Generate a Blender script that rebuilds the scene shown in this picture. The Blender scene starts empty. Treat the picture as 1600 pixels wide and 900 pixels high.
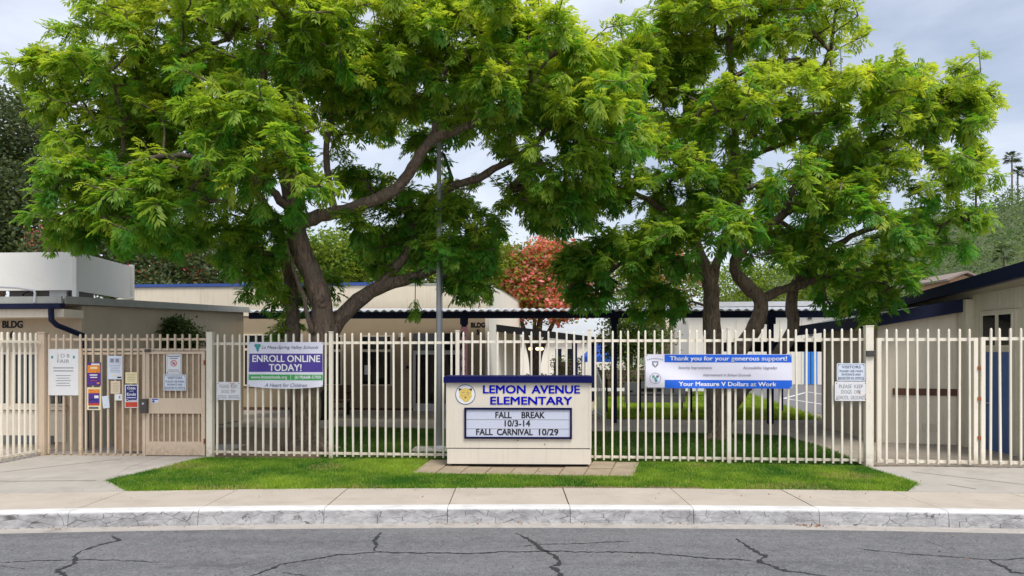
import bpy, math, random
import numpy as np
from mathutils import Vector, Matrix
random.seed(7); rng = np.random.default_rng(7)
scene = bpy.context.scene
col = scene.collection
R = math.radians
# ------------------------------------------------------------------ camera, sky, sun, exposure
FPX = 1155.0; HZ = 547.0; EYE = 2.10
cam_d = bpy.data.cameras.new('camera'); cam = bpy.data.objects.new('camera', cam_d); col.objects.link(cam)
cam.location = (0, 0, EYE); cam.rotation_euler = (R(90), 0, 0)
cam_d.sensor_width = 36; cam_d.lens = FPX / 1600 * 36; cam_d.shift_y = (HZ - 450) / 1600
cam_d.clip_end = 3000; scene.camera = cam
SUN_EL, SUN_AZ = 60, 150          # azimuth measured clockwise from +Y (the view direction): behind-right of the camera
world = bpy.data.worlds.new('World'); scene.world = world; world.use_nodes = True
nt = world.node_tree; nt.nodes.clear()
def wn(t): return nt.nodes.new(t)
sky = wn('ShaderNodeTexSky'); sky.sky_type = 'NISHITA'; sky.sun_disc = False
sky.sun_elevation = R(SUN_EL); sky.sun_rotation = R(SUN_AZ); sky.dust_density = 2.0; sky.air_density = 1.0
tc = wn('ShaderNodeTexCoord'); mp = wn('ShaderNodeMapping'); mp.inputs['Scale'].default_value = (1.0, 1.0, 2.6); mp.inputs['Location'].default_value = (0.35, 0.1, 0.0)
nz = wn('ShaderNodeTexNoise'); nz.inputs['Scale'].default_value = 2.1; nz.inputs['Detail'].default_value = 7; nz.inputs['Roughness'].default_value = 0.55; nz.inputs['Distortion'].default_value = 0.4
rp = wn('ShaderNodeValToRGB'); rp.color_ramp.elements[0].position = 0.33; rp.color_ramp.elements[0].color = (0.30,)*3 + (1,); rp.color_ramp.elements[1].position = 0.66; rp.color_ramp.elements[1].color = (0.95,)*3 + (1,)
mx = wn('ShaderNodeMix'); mx.data_type = 'RGBA'
mx.inputs['B'].default_value = (6.9, 7.3, 8.2, 1)
bg = wn('ShaderNodeBackground'); bg.inputs['Strength'].default_value = 0.098
wo = wn('ShaderNodeOutputWorld')
nt.links.new(tc.outputs['Generated'], mp.inputs['Vector']); nt.links.new(mp.outputs['Vector'], nz.inputs['Vector'])
nt.links.new(nz.outputs['Fac'], rp.inputs['Fac']); nt.links.new(rp.outputs['Color'], mx.inputs['Factor'])
nt.links.new(sky.outputs['Color'], mx.inputs['A']); nt.links.new(mx.outputs['Result'], bg.inputs['Color']); nt.links.new(bg.outputs['Background'], wo.inputs['Surface'])
sun_d = bpy.data.lights.new('sun', 'SUN'); sun_d.energy = 2.3; sun_d.angle = R(24); sun_d.color = (1.0, 0.95, 0.87)
sun = bpy.data.objects.new('sun', sun_d); col.objects.link(sun)
sdir = Vector((math.sin(R(SUN_AZ)) * math.cos(R(SUN_EL)), math.cos(R(SUN_AZ)) * math.cos(R(SUN_EL)), math.sin(R(SUN_EL))))
sun.rotation_euler = (-sdir).to_track_quat('-Z', 'Y').to_euler(); sun.location = (0, -5, 30)
scene.view_settings.view_transform = 'Standard'; scene.view_settings.look = 'None'
scene.view_settings.gamma = 1; scene.view_settings.use_curve_mapping = False
scene.view_settings.exposure = 0.55
scene.cycles.max_bounces = 14; scene.cycles.diffuse_bounces = 8; scene.cycles.transmission_bounces = 12; scene.cycles.transparent_max_bounces = 12

# ------------------------------------------------------------------ helpers
def W(px, py, D): return Vector(((px - 800) / FPX * D, D, EYE - (py - HZ) / FPX * D))
def G(px, py, z=0.0):
    D = FPX * (EYE - z) / (py - HZ); return Vector(((px - 800) / FPX * D, D, z))
def ZP(py, D): return EYE - (py - HZ) / FPX * D

class NT:
    def __init__(s, m): s.t = m.node_tree; s.t.nodes.clear()
    def n(s, typ, **kw):
        nd = s.t.nodes.new(typ)
        for k, v in kw.items():
            if k.startswith('_'): setattr(nd, k[1:], v)
            else:
                key = k.replace('__', ' ')
                i = int(key[1:]) if key[0] == 'i' and key[1:].isdigit() else key
                if isinstance(v, bpy.types.NodeSocket): s.t.links.new(v, nd.inputs[i])
                else: nd.inputs[i].default_value = v
        return nd
def c4(c): return (c[0], c[1], c[2], 1)
def mixc(N, fac, a, b, bt='MIX'):
    m = N.n('ShaderNodeMix', _data_type='RGBA', _blend_type=bt)
    for k, v in (('Factor', fac), ('A', a), ('B', b)):
        if isinstance(v, bpy.types.NodeSocket): N.t.links.new(v, m.inputs[k])
        else: m.inputs[k].default_value = v if not isinstance(v, tuple) else (v if len(v) == 4 else c4(v))
    return m.outputs['Result']
def ramp(N, fac, p0, p1, a=(0, 0, 0), b=(1, 1, 1)):
    r = N.n('ShaderNodeValToRGB', Fac=fac); e = r.color_ramp.elements
    e[0].position = p0; e[0].color = c4(a); e[1].position = p1; e[1].color = c4(b); return r.outputs['Color']
def noise(N, scale, detail=4, rough=0.6, vec=None, dist=0.0):
    k = dict(Scale=scale, Detail=detail, Roughness=rough, Distortion=dist)
    if vec is not None: k['Vector'] = vec
    return N.n('ShaderNodeTexNoise', **k).outputs['Fac']
def geo_pos(N): return N.n('ShaderNodeNewGeometry').outputs['Position']
MATS = {}
def pm(name, c, rough=0.7, var=0.12, scale=3.0, bump=0.0, bscale=80, metal=0.0, dirt=None, dirt_p=(0.55, 0.75), dirt_s=2.0, spec=0.4, streak=None):
    """painted / mineral surface: two scales of colour variation, optional dirt patches, fine relief"""
    m = bpy.data.materials.new(name); m.use_nodes = True; N = NT(m); p = geo_pos(N)
    lo = tuple(x * (1 - var) for x in c); hi = tuple(min(1, x * (1 + var)) for x in c)
    cc = mixc(N, ramp(N, noise(N, scale, 6, 0.65, p), 0.3, 0.7), lo, hi)
    if dirt is not None:
        cc = mixc(N, ramp(N, noise(N, dirt_s, 8, 0.7, p, 0.5), *dirt_p), cc, dirt)
    if streak is not None:      # rain streaks running down the face
        sv = N.n('ShaderNodeMapping', Vector=p, Scale=(9, 9, .55)).outputs['Vector']
        cc = mixc(N, N.n('ShaderNodeMath', _operation='MULTIPLY', i0=ramp(N, noise(N, 1.6, 6, .7, sv), .5, .75), i1=.35).outputs[0], cc, streak)
    bs = N.n('ShaderNodeBsdfPrincipled', Roughness=rough, Metallic=metal)
    bs.inputs['Specular IOR Level'].default_value = spec
    N.t.links.new(cc, bs.inputs['Base Color'])
    if bump:
        b = N.n('ShaderNodeBump', Strength=bump, Distance=0.01, Height=noise(N, bscale, 5, 0.6, p)); N.t.links.new(b.outputs['Normal'], bs.inputs['Normal'])
    N.n('ShaderNodeOutputMaterial', Surface=bs.outputs['BSDF']); MATS[name] = m; return m

class MB:
    def __init__(s): s.v = []; s.f = []
    def add(s, vs, fs):
        o = len(s.v); s.v += [tuple(v) for v in vs]; s.f += [tuple(i + o for i in f) for f in fs]; return s
    def box(s, x0, x1, y0, y1, z0, z1):
        return s.add([(x0,y0,z0),(x1,y0,z0),(x1,y1,z0),(x0,y1,z0),(x0,y0,z1),(x1,y0,z1),(x1,y1,z1),(x0,y1,z1)],
                     [(3,2,1,0),(4,5,6,7),(0,1,5,4),(1,2,6,5),(2,3,7,6),(3,0,4,7)])
    def seg(s, a, b, z0, z1, t, z0b=None, z1b=None):
        """upright slab along a->b (xy), thickness t to the left of the direction"""
        a = Vector((a[0], a[1])); b = Vector((b[0], b[1])); d = (b - a).normalized(); n = Vector((-d.y, d.x)) * t
        z0b = z0 if z0b is None else z0b; z1b = z1 if z1b is None else z1b
        return s.add([(a.x,a.y,z0),(b.x,b.y,z0b),(b.x+n.x,b.y+n.y,z0b),(a.x+n.x,a.y+n.y,z0),(a.x,a.y,z1),(b.x,b.y,z1b),(b.x+n.x,b.y+n.y,z1b),(a.x+n.x,a.y+n.y,z1)],
                     [(3,2,1,0),(4,5,6,7),(0,1,5,4),(1,2,6,5),(2,3,7,6),(3,0,4,7)])
    def prism(s, poly, z0, z1):
        n = len(poly); a = sum(poly[i][0]*poly[(i+1)%n][1] - poly[(i+1)%n][0]*poly[i][1] for i in range(n))
        if a < 0: poly = poly[::-1]
        vs = [(p[0], p[1], z0) for p in poly] + [(p[0], p[1], z1) for p in poly]
        return s.add(vs, [tuple(range(n))[::-1], tuple(range(n, 2*n))] + [(i, (i+1)%n, n+(i+1)%n, n+i) for i in range(n)])
    def sheet(s, poly, z):
        n = len(poly); a = sum(poly[i][0]*poly[(i+1)%n][1] - poly[(i+1)%n][0]*poly[i][1] for i in range(n))
        if a < 0: poly = poly[::-1]
        return s.add([(p[0], p[1], z) for p in poly], [tuple(range(n))])
    def tube(s, pts, rad, n=8, cap=True):
        pts = [Vector(p) for p in pts]; o = len(s.v); k = len(pts)
        if not hasattr(rad, '__len__'): rad = [rad] * k
        ref = Vector((0.31, 0.95, 0.05))
        for i, p in enumerate(pts):
            d = (pts[min(i+1, k-1)] - pts[max(i-1, 0)]).normalized()
            u = d.cross(ref)
            if u.length < 0.05: u = d.cross(Vector((1, 0, 0)))
            u.normalize(); w = d.cross(u)
            for j in range(n):
                t = 2 * math.pi * j / n; q = p + (u * math.cos(t) + w * math.sin(t)) * rad[i]; s.v.append(tuple(q))
        for i in range(k - 1):
            for j in range(n):
                a = o + i*n + j; b = o + i*n + (j+1) % n; s.f.append((a, b, b + n, a + n))
        if cap: s.f.append(tuple(o + j for j in range(n))[::-1]); s.f.append(tuple(o + (k-1)*n + j for j in range(n)))
        return s
    def build(s, name, m, parent=None, smooth=False):
        me = bpy.data.meshes.new(name)
        vs = s.v
        if parent is not None:
            M = FRAME[parent.name].inverted(); vs = [tuple(M @ Vector(v)) for v in vs]
        me.from_pydata(vs, [], s.f); me.update()
        if smooth: me.polygons.foreach_set('use_smooth', [True] * len(me.polygons))
        me.materials.append(MATS[m] if isinstance(m, str) else m)
        return link(name, me, parent)
FRAME = {}
def link(name, me, parent=None, loc=None):
    o = bpy.data.objects.new(name, me); col.objects.link(o)
    if parent is not None: o.parent = parent; FRAME[o.name] = FRAME[parent.name]
    else: FRAME[o.name] = Matrix.Identity(4)
    if loc is not None: o.location = loc
    return o
def tag(o, label=None, cat=None, group=None, kind=None):
    if label: o['label'] = label
    if cat: o['category'] = cat
    if group: o['group'] = group
    if kind: o['kind'] = kind
    return o
def thing(name, label, cat, loc=(0,0,0), rz=0.0, group=None):
    o = bpy.data.objects.new(name, None); o.empty_display_size = 0.2; col.objects.link(o)
    o.location = loc; o.rotation_euler = (0, 0, rz); tag(o, label, cat, group)
    FRAME[o.name] = Matrix.Translation(Vector(loc)) @ Matrix.Rotation(rz, 4, 'Z'); return o
def struct(o): o['kind'] = 'structure'; return o
class L:
    """same boxes, but given in the parent's own axes (x along the front, y away from the street, z up)"""
    def __init__(s, parent): s.p = parent; s.b = MB()
    def box(s, *a): s.b.box(*a); return s
    def __getattr__(s, k):
        def f(*a, **kw): getattr(s.b, k)(*a, **kw); return s
        return f
    def build(s, name, m, parent=None, smooth=False):
        me = bpy.data.meshes.new(name); me.from_pydata(s.b.v, [], s.b.f); me.update()
        if smooth: me.polygons.foreach_set('use_smooth', [True] * len(me.polygons))
        me.materials.append(MATS[m] if isinstance(m, str) else m); return link(name, me, parent or s.p)
TEXTS = {}
def text(parent, s, cx, z, h, w=None, mat='ink_black', y=-0.002, bold=0.0, shear=0.0, roll=0.0, depth=0.0, name='lettering'):
    """one line of lettering on the local x-z plane: centre cx, baseline z, cap height h, fitted to width w"""
    key = (s, shear)
    if key not in TEXTS:
        cu = bpy.data.curves.new('t', 'FONT'); cu.body = s; cu.align_x = 'CENTER'; cu.size = 1; cu.shear = shear; cu.resolution_u = 3
        ob = bpy.data.objects.new('t', cu); me = bpy.data.meshes.new_from_object(ob); n = len(me.vertices)
        a = np.zeros(n * 3); me.vertices.foreach_get('co', a); a = a.reshape(-1, 3)
        TEXTS[key] = (a, [tuple(p.vertices) for p in me.polygons])
        bpy.data.objects.remove(ob); bpy.data.curves.remove(cu); bpy.data.meshes.remove(me)
    a, fs = TEXTS[key]; a = a.copy(); cap = 0.70
    sz = h / cap; wid = a[:, 0].max() - a[:, 0].min(); sx = (w / wid) if w else sz
    x = (a[:, 0] - (a[:, 0].max() + a[:, 0].min()) / 2) * sx; zz = a[:, 1] * sz
    if roll:
        c, sn = math.cos(roll), math.sin(roll); x, zz = x * c - zz * sn, x * sn + zz * c
    me = bpy.data.meshes.new(name); d = max(0, bold) * sz; VV = []; FF = []
    for q, (ox, oz) in enumerate(((0, 0), (-d, -d * .6), (d, d * .6), (-d, d * .6), (d, -d * .6)) if d > 0 else ((0, 0),)):
        b0 = len(VV); VV += [(cx + x[i] * (1 - 2 * d / max(w or 1, .01)) + ox, y - q * .0003, z + zz[i] + oz) for i in range(len(x))]; FF += [tuple(i + b0 for i in f) for f in fs]
    me.from_pydata(VV, [], FF); me.materials.append(MATS[mat])
    me.update(); return link(name, me, parent)
def flat(parent, name, x0, x1, z0, z1, mat, y=-0.001, t=0.0008):
    return L(parent).box(x0, x1, y, y + t, z0, z1).build(name, mat)
def on_line(px, A, B):
    """point where the sight line through picture column px meets the wall line A-B (used once, to place things at their real spot)"""
    k = (px - 800) / FPX; dx, dy = B[0] - A[0], B[1] - A[1]
    t = (k * A[1] - A[0]) / (dx - k * dy); return Vector((A[0] + dx * t, A[1] + dy * t, 0))

# ------------------------------------------------------------------ materials
def fence_mat(name, base, stain):
    m = bpy.data.materials.new(name); m.use_nodes = True; N = NT(m); p = geo_pos(N); z = N.n('ShaderNodeSeparateXYZ', Vector=p).outputs['Z']
    rnd = N.n('ShaderNodeObjectInfo').outputs['Random']
    c = mixc(N, rnd, tuple(x * .90 for x in base), tuple(min(1, x * 1.05) for x in base))
    st = N.n('ShaderNodeMapping', Vector=p, Scale=(3.0, 3.0, .7)).outputs['Vector']
    c = mixc(N, N.n('ShaderNodeMath', _operation='MULTIPLY', i0=ramp(N, noise(N, 5, 7, .7, st), .52, .74), i1=.55).outputs[0], c, stain)
    low = N.n('ShaderNodeMapRange', Value=z); low.inputs['From Min'].default_value = .30; low.inputs['From Max'].default_value = .02
    spl = N.n('ShaderNodeMath', _operation='MULTIPLY', i0=low.outputs['Result'], i1=ramp(N, noise(N, 14, 5, .7, p), .35, .65)).outputs[0]
    c = mixc(N, N.n('ShaderNodeMath', _operation='MULTIPLY', i0=spl, i1=.7).outputs[0], c, (.25, .17, .09))
    c = mixc(N, ramp(N, noise(N, 28, 4, .7, p), .70, .74), c, (.22, .09, .03))
    b = N.n('ShaderNodeBsdfPrincipled', Roughness=.55); N.t.links.new(c, b.inputs['Base Color']); b.inputs['Specular IOR Level'].default_value = .35
    bp = N.n('ShaderNodeBump', Strength=.15, Distance=.004, Height=noise(N, 60, 4, .6, p)); N.t.links.new(bp.outputs['Normal'], b.inputs['Normal'])
    N.n('ShaderNodeOutputMaterial', Surface=b.outputs['BSDF']); MATS[name] = m
fence_mat('fence_paint', (0.86, 0.80, 0.68), (0.62, 0.51, 0.36)); fence_mat('gate_paint', (0.66, 0.53, 0.40), (0.44, 0.31, 0.20))
pm('stucco_tan', (0.50, 0.42, 0.31), 0.9, 0.07, 1.2, 0.25, 120, dirt=(0.36, 0.29, 0.2), dirt_p=(0.58, 0.85), dirt_s=1.1, streak=(0.36, 0.30, 0.22))
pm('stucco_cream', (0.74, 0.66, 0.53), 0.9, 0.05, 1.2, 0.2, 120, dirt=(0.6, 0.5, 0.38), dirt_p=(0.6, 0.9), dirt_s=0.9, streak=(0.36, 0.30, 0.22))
pm('stucco_tan_shaded', (0.36, 0.285, 0.19), 0.9, 0.07, 1.2, 0.25, 120, dirt=(0.27, 0.2, 0.13), dirt_p=(0.58, 0.85), dirt_s=1.1)  # tan wall stucco with the shade under the walkway roof put into its colour
pm('stucco_white', (0.80, 0.76, 0.67), 0.9, 0.04, 1.0, 0.15, 90)
pm('siding', (0.66, 0.61, 0.48), 0.75, 0.05, 2, 0.1, 60, dirt=(0.45, 0.41, 0.3), dirt_p=(0.58, 0.85), dirt_s=1.6, streak=(0.36, 0.30, 0.22))
pm('navy', (0.009, 0.013, 0.042), 0.6, 0.2, 5, 0.05, 40, spec=0.2)
pm('blue_coping', (0.04, 0.09, 0.32), 0.5, 0.1)
pm('sign_blue', (0.003, 0.005, 0.075), 0.6, 0.1, 6, 0.25, 60, spec=0.15)
pm('frame_blue', (0.004, 0.005, 0.05), 0.6, 0.05, spec=0.15)
pm('sign_cream', (0.70, 0.64, 0.55), 0.6, 0.035, 2, 0.15, 90, streak=(0.52, 0.45, 0.35), dirt=(0.66, 0.58, 0.46), dirt_p=(0.62, 0.9), dirt_s=2.5)
pm('sign_panel_white', (0.56, 0.59, 0.73), 0.25, 0.02, 2)
pm('letter_blue', (0.0015, 0.004, 0.42), 0.8, 0.03, spec=0.08)
pm('ink_black', (0.012, 0.012, 0.016), 0.5, 0.02)
pm('ink_grey', (0.24, 0.25, 0.30), 0.6, 0.02)
pm('ink_slate', (0.10, 0.12, 0.2), 0.6, 0.02)
pm('paper_white', (0.76, 0.77, 0.79), 0.5, 0.03, 8)
pm('paper_blue_white', (0.66, 0.72, 0.83), 0.35, 0.03, 8)
pm('paper_cream', (0.78, 0.70, 0.42), 0.6, 0.04, 8)
pm('paper_tan', (0.68, 0.57, 0.42), 0.6, 0.04, 8)
pm('purple', (0.075, 0.045, 0.30), 0.45, 0.05, 5)
pm('green_band', (0.05, 0.36, 0.09), 0.45, 0.05, 5)
pm('banner_blue', (0.012, 0.12, 0.66), 0.4, 0.04, 5)
pm('vinyl_white', (0.74, 0.73, 0.84), 0.4, 0.02, 5)
pm('poster_orange', (0.75, 0.24, 0.035), 0.5, 0.3, 30)
pm('poster_purple', (0.08, 0.03, 0.24), 0.5, 0.5, 40)
pm('poster_navy', (0.02, 0.025, 0.17), 0.5, 0.3, 30)
pm('poster_red', (0.55, 0.06, 0.03), 0.5, 0.2, 30)
pm('ink_red', (0.6, 0.04, 0.05), 0.5, 0.02)
pm('ink_white', (0.82, 0.82, 0.85), 0.5, 0.02)
pm('ink_green', (0.04, 0.33, 0.2), 0.5, 0.02)
pm('ink_teal', (0.05, 0.3, 0.35), 0.5, 0.02)
pm('cat_yellow', (0.68, 0.5, 0.13), 0.5, 0.3, 45)
pm('rusty_white', (0.74, 0.74, 0.77), 0.5, 0.03, 8, dirt=(0.45, 0.16, 0.05), dirt_p=(0.57, 0.68), dirt_s=5)
pm('lock_grey', (0.09, 0.085, 0.08), 0.4, 0.1, 10, metal=0.5)
pm('rust', (0.28, 0.09, 0.03), 0.8, 0.3, 20)
pm('steel_pole', (0.42, 0.43, 0.46), 0.45, 0.06, 6, metal=0.15)
pm('aluminium', (0.55, 0.56, 0.57), 0.4, 0.05, 5, metal=0.5)
pm('metal_roof', (0.66, 0.67, 0.70), 0.4, 0.08, 2, metal=0.3)
pm('flashing', (0.36, 0.37, 0.34), 0.6, 0.12, 3, 0.1, 30, dirt=(0.2, 0.2, 0.16), dirt_p=(0.55, 0.8), dirt_s=3)
pm('screen_white', (0.80, 0.78, 0.73), 0.6, 0.03, 2, dirt=(0.7, 0.67, 0.6), dirt_p=(0.6, 0.9))
pm('roof_gravel', (0.3, 0.29, 0.27), 0.9, 0.2, 10, 0.3, 60)
pm('door_blue', (0.06, 0.13, 0.33), 0.45, 0.08, 2)
pm('bright_blue', (0.03, 0.22, 0.75), 0.45, 0.06, 3)
pm('tent_blue', (0.02, 0.12, 0.62), 0.6, 0.15, 3)
pm('pink_paint', (0.58, 0.24, 0.33), 0.6, 0.06, 4)
pm('brown_board', (0.12, 0.05, 0.03), 0.6, 0.2, 8)
pm('wood', (0.35, 0.25, 0.14), 0.7, 0.15, 4)
pm('tile_roof', (0.25, 0.2, 0.17), 0.85, 0.2, 6)
pm('house_tan', (0.5, 0.33, 0.2), 0.85, 0.06)
pm('dark_void', (0.012, 0.012, 0.012), 0.8, 0.1)
pm('blind_dark', (0.11, 0.12, 0.12), 0.5, 0.15, 4)
pm('rail_dark', (0.018, 0.018, 0.02), 0.85, 0.1, spec=0.1)
pm('grey_board', (0.22, 0.22, 0.24), 0.7, 0.06, 4)
pm('concrete', (0.40, 0.37, 0.335), 0.9, 0.09, 1.6, 0.25, 160, dirt=(0.28, 0.25, 0.22), dirt_p=(0.52, 0.8), dirt_s=1.3)
pm('concrete_walk', (0.455, 0.40, 0.34), 0.9, 0.08, 1.3, 0.25, 160, dirt=(0.34, 0.295, 0.245), dirt_p=(0.5, 0.82), dirt_s=1.7)
pm('concrete_yard', (0.36, 0.31, 0.26), 0.9, 0.12, 1.3, 0.2, 120, dirt=(0.24, 0.2, 0.16), dirt_p=(0.5, 0.8), dirt_s=1.2)
pm('paver', (0.32, 0.255, 0.18), 0.9, 0.2, 3, 0.35, 120, dirt=(0.25, 0.22, 0.14), dirt_p=(0.55, 0.8), dirt_s=2.5)
pm('soil', (0.20, 0.14, 0.09), 0.95, 0.3, 4, 0.6, 60)
pm('yard_asphalt', (0.16, 0.155, 0.16), 0.9, 0.1, 2, 0.3, 120)
pm('crack_tar', (0.030, 0.030, 0.032), 0.9, 0.5, 40)
pm('line_white', (0.75, 0.75, 0.75), 0.7, 0.05)
pm('gutter_concrete', (0.40, 0.37, 0.34), 0.9, 0.12, 3, 0.3, 120, dirt=(0.22, 0.2, 0.18), dirt_p=(0.5, 0.75), dirt_s=3)
pm('dead_leaf', (0.28, 0.13, 0.05), 0.8, 0.4, 30)
def glass_mat():
    m = bpy.data.materials.new('window_glass'); m.use_nodes = True; N = NT(m)
    b = N.n('ShaderNodeBsdfPrincipled', Roughness=0.06); b.inputs['Base Color'].default_value = (0.012, 0.014, 0.015, 1); b.inputs['Specular IOR Level'].default_value = 0.5
    N.n('ShaderNodeOutputMaterial', Surface=b.outputs['BSDF']); MATS['window_glass'] = m
glass_mat()
def asphalt_mat():
    m = bpy.data.materials.new('asphalt'); m.use_nodes = True; N = NT(m); p = geo_pos(N)
    st = N.n('ShaderNodeMapping', Vector=p, Scale=(0.22, 1.7, 1.0)).outputs['Vector']
    c = mixc(N, ramp(N, noise(N, 1.3, 8, 0.7, st), 0.30, 0.70), (0.098, 0.098, 0.106), (0.188, 0.187, 0.195))
    c = mixc(N, ramp(N, noise(N, 5, 6, 0.75, p, 0.3), 0.46, 0.72), c, (0.20, 0.20, 0.21))
    c = mixc(N, ramp(N, noise(N, 9, 6, 0.8, p, 0.3), 0.56, 0.70), c, (0.085, 0.085, 0.093))
    vo = N.n('ShaderNodeTexVoronoi', Vector=p, Scale=62.0)
    c = mixc(N, ramp(N, N.n('ShaderNodeSeparateColor', Color=vo.outputs['Color']).outputs[0], 0.80, 1.15), c, (0.22, 0.22, 0.23))
    c = mixc(N, ramp(N, N.n('ShaderNodeSeparateColor', Color=vo.outputs['Color']).outputs[1], 0.82, 1.15), c, (0.08, 0.08, 0.088))
    c = mixc(N, ramp(N, noise(N, 0.7, 5, 0.6, st, 0.8), 0.58, 0.74), c, (0.092, 0.09, 0.097))
    b = N.n('ShaderNodeBsdfPrincipled', Roughness=0.9); N.t.links.new(c, b.inputs['Base Color']); b.inputs['Specular IOR Level'].default_value = .25
    bp = N.n('ShaderNodeBump', Strength=0.5, Distance=0.008, Height=vo.outputs['Distance']); N.t.links.new(bp.outputs['Normal'], b.inputs['Normal'])
    N.n('ShaderNodeOutputMaterial', Surface=b.outputs['BSDF']); MATS['asphalt'] = m
asphalt_mat()
def kerb_mat():
    m = bpy.data.materials.new('kerb_paint'); m.use_nodes = True; N = NT(m); p = geo_pos(N)
    sp = N.n('ShaderNodeSeparateXYZ', Vector=p).outputs
    white = mixc(N, ramp(N, noise(N, 3, 5, 0.6, p), 0.3, 0.7), (0.52, 0.515, 0.51), (0.72, 0.71, 0.70))
    bare = mixc(N, ramp(N, noise(N, 9, 6, 0.7, p), 0.3, 0.7), (0.15, 0.147, 0.15), (0.30, 0.295, 0.305))
    # old paint survives on the top, flakes on the face
    st = N.n('ShaderNodeMapping', Vector=p, Scale=(0.7, 1.0, 1.5)).outputs['Vector']
    n1 = noise(N, 2.6, 8, 0.72, st, 0.35)
    peel = ramp(N, n1, 0.40, 0.50)
    zf = N.n('ShaderNodeMapRange', Value=sp['Z']); zf.inputs['From Min'].default_value = -0.035; zf.inputs['From Max'].default_value = -0.012
    peel2 = mixc(N, zf.outputs['Result'], peel, (1.0, 1.0, 1.0))
    thin = mixc(N, 0.12, bare, white); scuffed = mixc(N, ramp(N, noise(N, 9, 8, 0.78, st, 0.4), 0.40, 0.60), mixc(N, 0.25, bare, white), mixc(N, 0.62, bare, white))
    face = mixc(N, peel, thin, scuffed)
    c = mixc(N, zf.outputs['Result'], face, white)
    vo = N.n('ShaderNodeTexVoronoi', Vector=N.n('ShaderNodeMapping', Vector=p, Scale=(1.6, 1.6, 5.0)).outputs['Vector'], Scale=2.2, _feature='DISTANCE_TO_EDGE').outputs['Distance']
    crack = ramp(N, N.n('ShaderNodeMath', _operation='ADD', i0=vo, i1=N.n('ShaderNodeMath', _operation='MULTIPLY', i0=n1, i1=0.05).outputs[0]).outputs[0], 0.028, 0.045, (1, 1, 1), (0, 0, 0))
    fade = ramp(N, sp['Z'], 0.0, 1.0)   # keeps socket types simple
    onface = N.n('ShaderNodeMath', _operation='SUBTRACT', i0=1.0, i1=zf.outputs['Result']).outputs[0]
    c = mixc(N, N.n('ShaderNodeMath', _operation='MULTIPLY', i0=onface, i1=crack).outputs[0], c, (0.10, 0.095, 0.09))
    flakes = ramp(N, noise(N, 4.5, 8, 0.75, p, 0.3), 0.61, 0.64)
    c = mixc(N, N.n('ShaderNodeMath', _operation='MULTIPLY', i0=onface, i1=flakes).outputs[0], c, (0.13, 0.125, 0.125))
    b = N.n('ShaderNodeBsdfPrincipled', Roughness=0.8); N.t.links.new(c, b.inputs['Base Color'])
    bp = N.n('ShaderNodeBump', Strength=0.5, Distance=0.01, Height=n1); N.t.links.new(bp.outputs['Normal'], b.inputs['Normal'])
    N.n('ShaderNodeOutputMaterial', Surface=b.outputs['BSDF']); MATS['kerb_paint'] = m
kerb_mat()
def leaf_mat(name, dark, light, trans=0.4, rough=0.45, extra=None):
    m = bpy.data.materials.new(name); m.use_nodes = True; N = NT(m)
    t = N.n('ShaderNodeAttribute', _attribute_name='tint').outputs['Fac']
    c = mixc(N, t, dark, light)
    if extra is not None: c = mixc(N, ramp(N, t, 0.985, 0.995), c, extra)
    b = N.n('ShaderNodeBsdfPrincipled', Roughness=rough); b.inputs['Specular IOR Level'].default_value = 0.35; N.t.links.new(c, b.inputs['Base Color'])
    tr = N.n('ShaderNodeBsdfTranslucent', Color=mixc(N, 1.0, c, (1.25, 1.15, 0.5), 'MULTIPLY'))
    mxs = N.n('ShaderNodeMixShader', Fac=trans, i1=b.outputs['BSDF'], i2=tr.outputs['BSDF'])
    N.n('ShaderNodeOutputMaterial', Surface=mxs.outputs['Shader']); MATS[name] = m
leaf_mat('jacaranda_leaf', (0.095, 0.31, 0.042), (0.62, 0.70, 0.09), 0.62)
leaf_mat('oak_leaf', (0.045, 0.080, 0.030), (0.14, 0.18, 0.07), 0.35)
leaf_mat('green_leaf', (0.07, 0.17, 0.025), (0.34, 0.43, 0.05), 0.5)
leaf_mat('shrub_leaf', (0.035, 0.075, 0.015), (0.13, 0.19, 0.03), 0.35)
leaf_mat('flame_pod', (0.62, 0.13, 0.125), (0.86, 0.36, 0.33), 0.45, 0.6)
leaf_mat('hill_leaf', (0.055, 0.125, 0.04), (0.19, 0.28, 0.085), 0.35)
leaf_mat('palm_leaf', (0.04, 0.07, 0.03), (0.1, 0.14, 0.05), 0.25)
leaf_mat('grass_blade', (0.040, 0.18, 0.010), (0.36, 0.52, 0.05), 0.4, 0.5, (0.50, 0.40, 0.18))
leaf_mat('grass_far', (0.15, 0.27, 0.015), (0.36, 0.48, 0.04), 0.35, 0.5)
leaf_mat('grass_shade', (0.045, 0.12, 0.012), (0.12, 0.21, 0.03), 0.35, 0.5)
def bark_mat():
    m = bpy.data.materials.new('bark'); m.use_nodes = True; N = NT(m); p = geo_pos(N)
    st = N.n('ShaderNodeMapping', Vector=p, Scale=(1.0, 1.0, 0.28)).outputs['Vector']
    n1 = noise(N, 17, 7, 0.72, st, 1.0)
    c = mixc(N, ramp(N, n1, 0.34, 0.66), (0.050, 0.034, 0.025), (0.34, 0.25, 0.185))
    c = mixc(N, ramp(N, noise(N, 2.2, 4, 0.6, p), 0.5, 0.72), c, (0.20, 0.165, 0.135))
    b = N.n('ShaderNodeBsdfPrincipled', Roughness=0.9); N.t.links.new(c, b.inputs['Base Color'])
    bp = N.n('ShaderNodeBump', Strength=1.0, Distance=0.06, Height=n1); N.t.links.new(bp.outputs['Normal'], b.inputs['Normal'])
    N.n('ShaderNodeOutputMaterial', Surface=b.outputs['BSDF']); MATS['bark'] = m
bark_mat()
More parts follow.
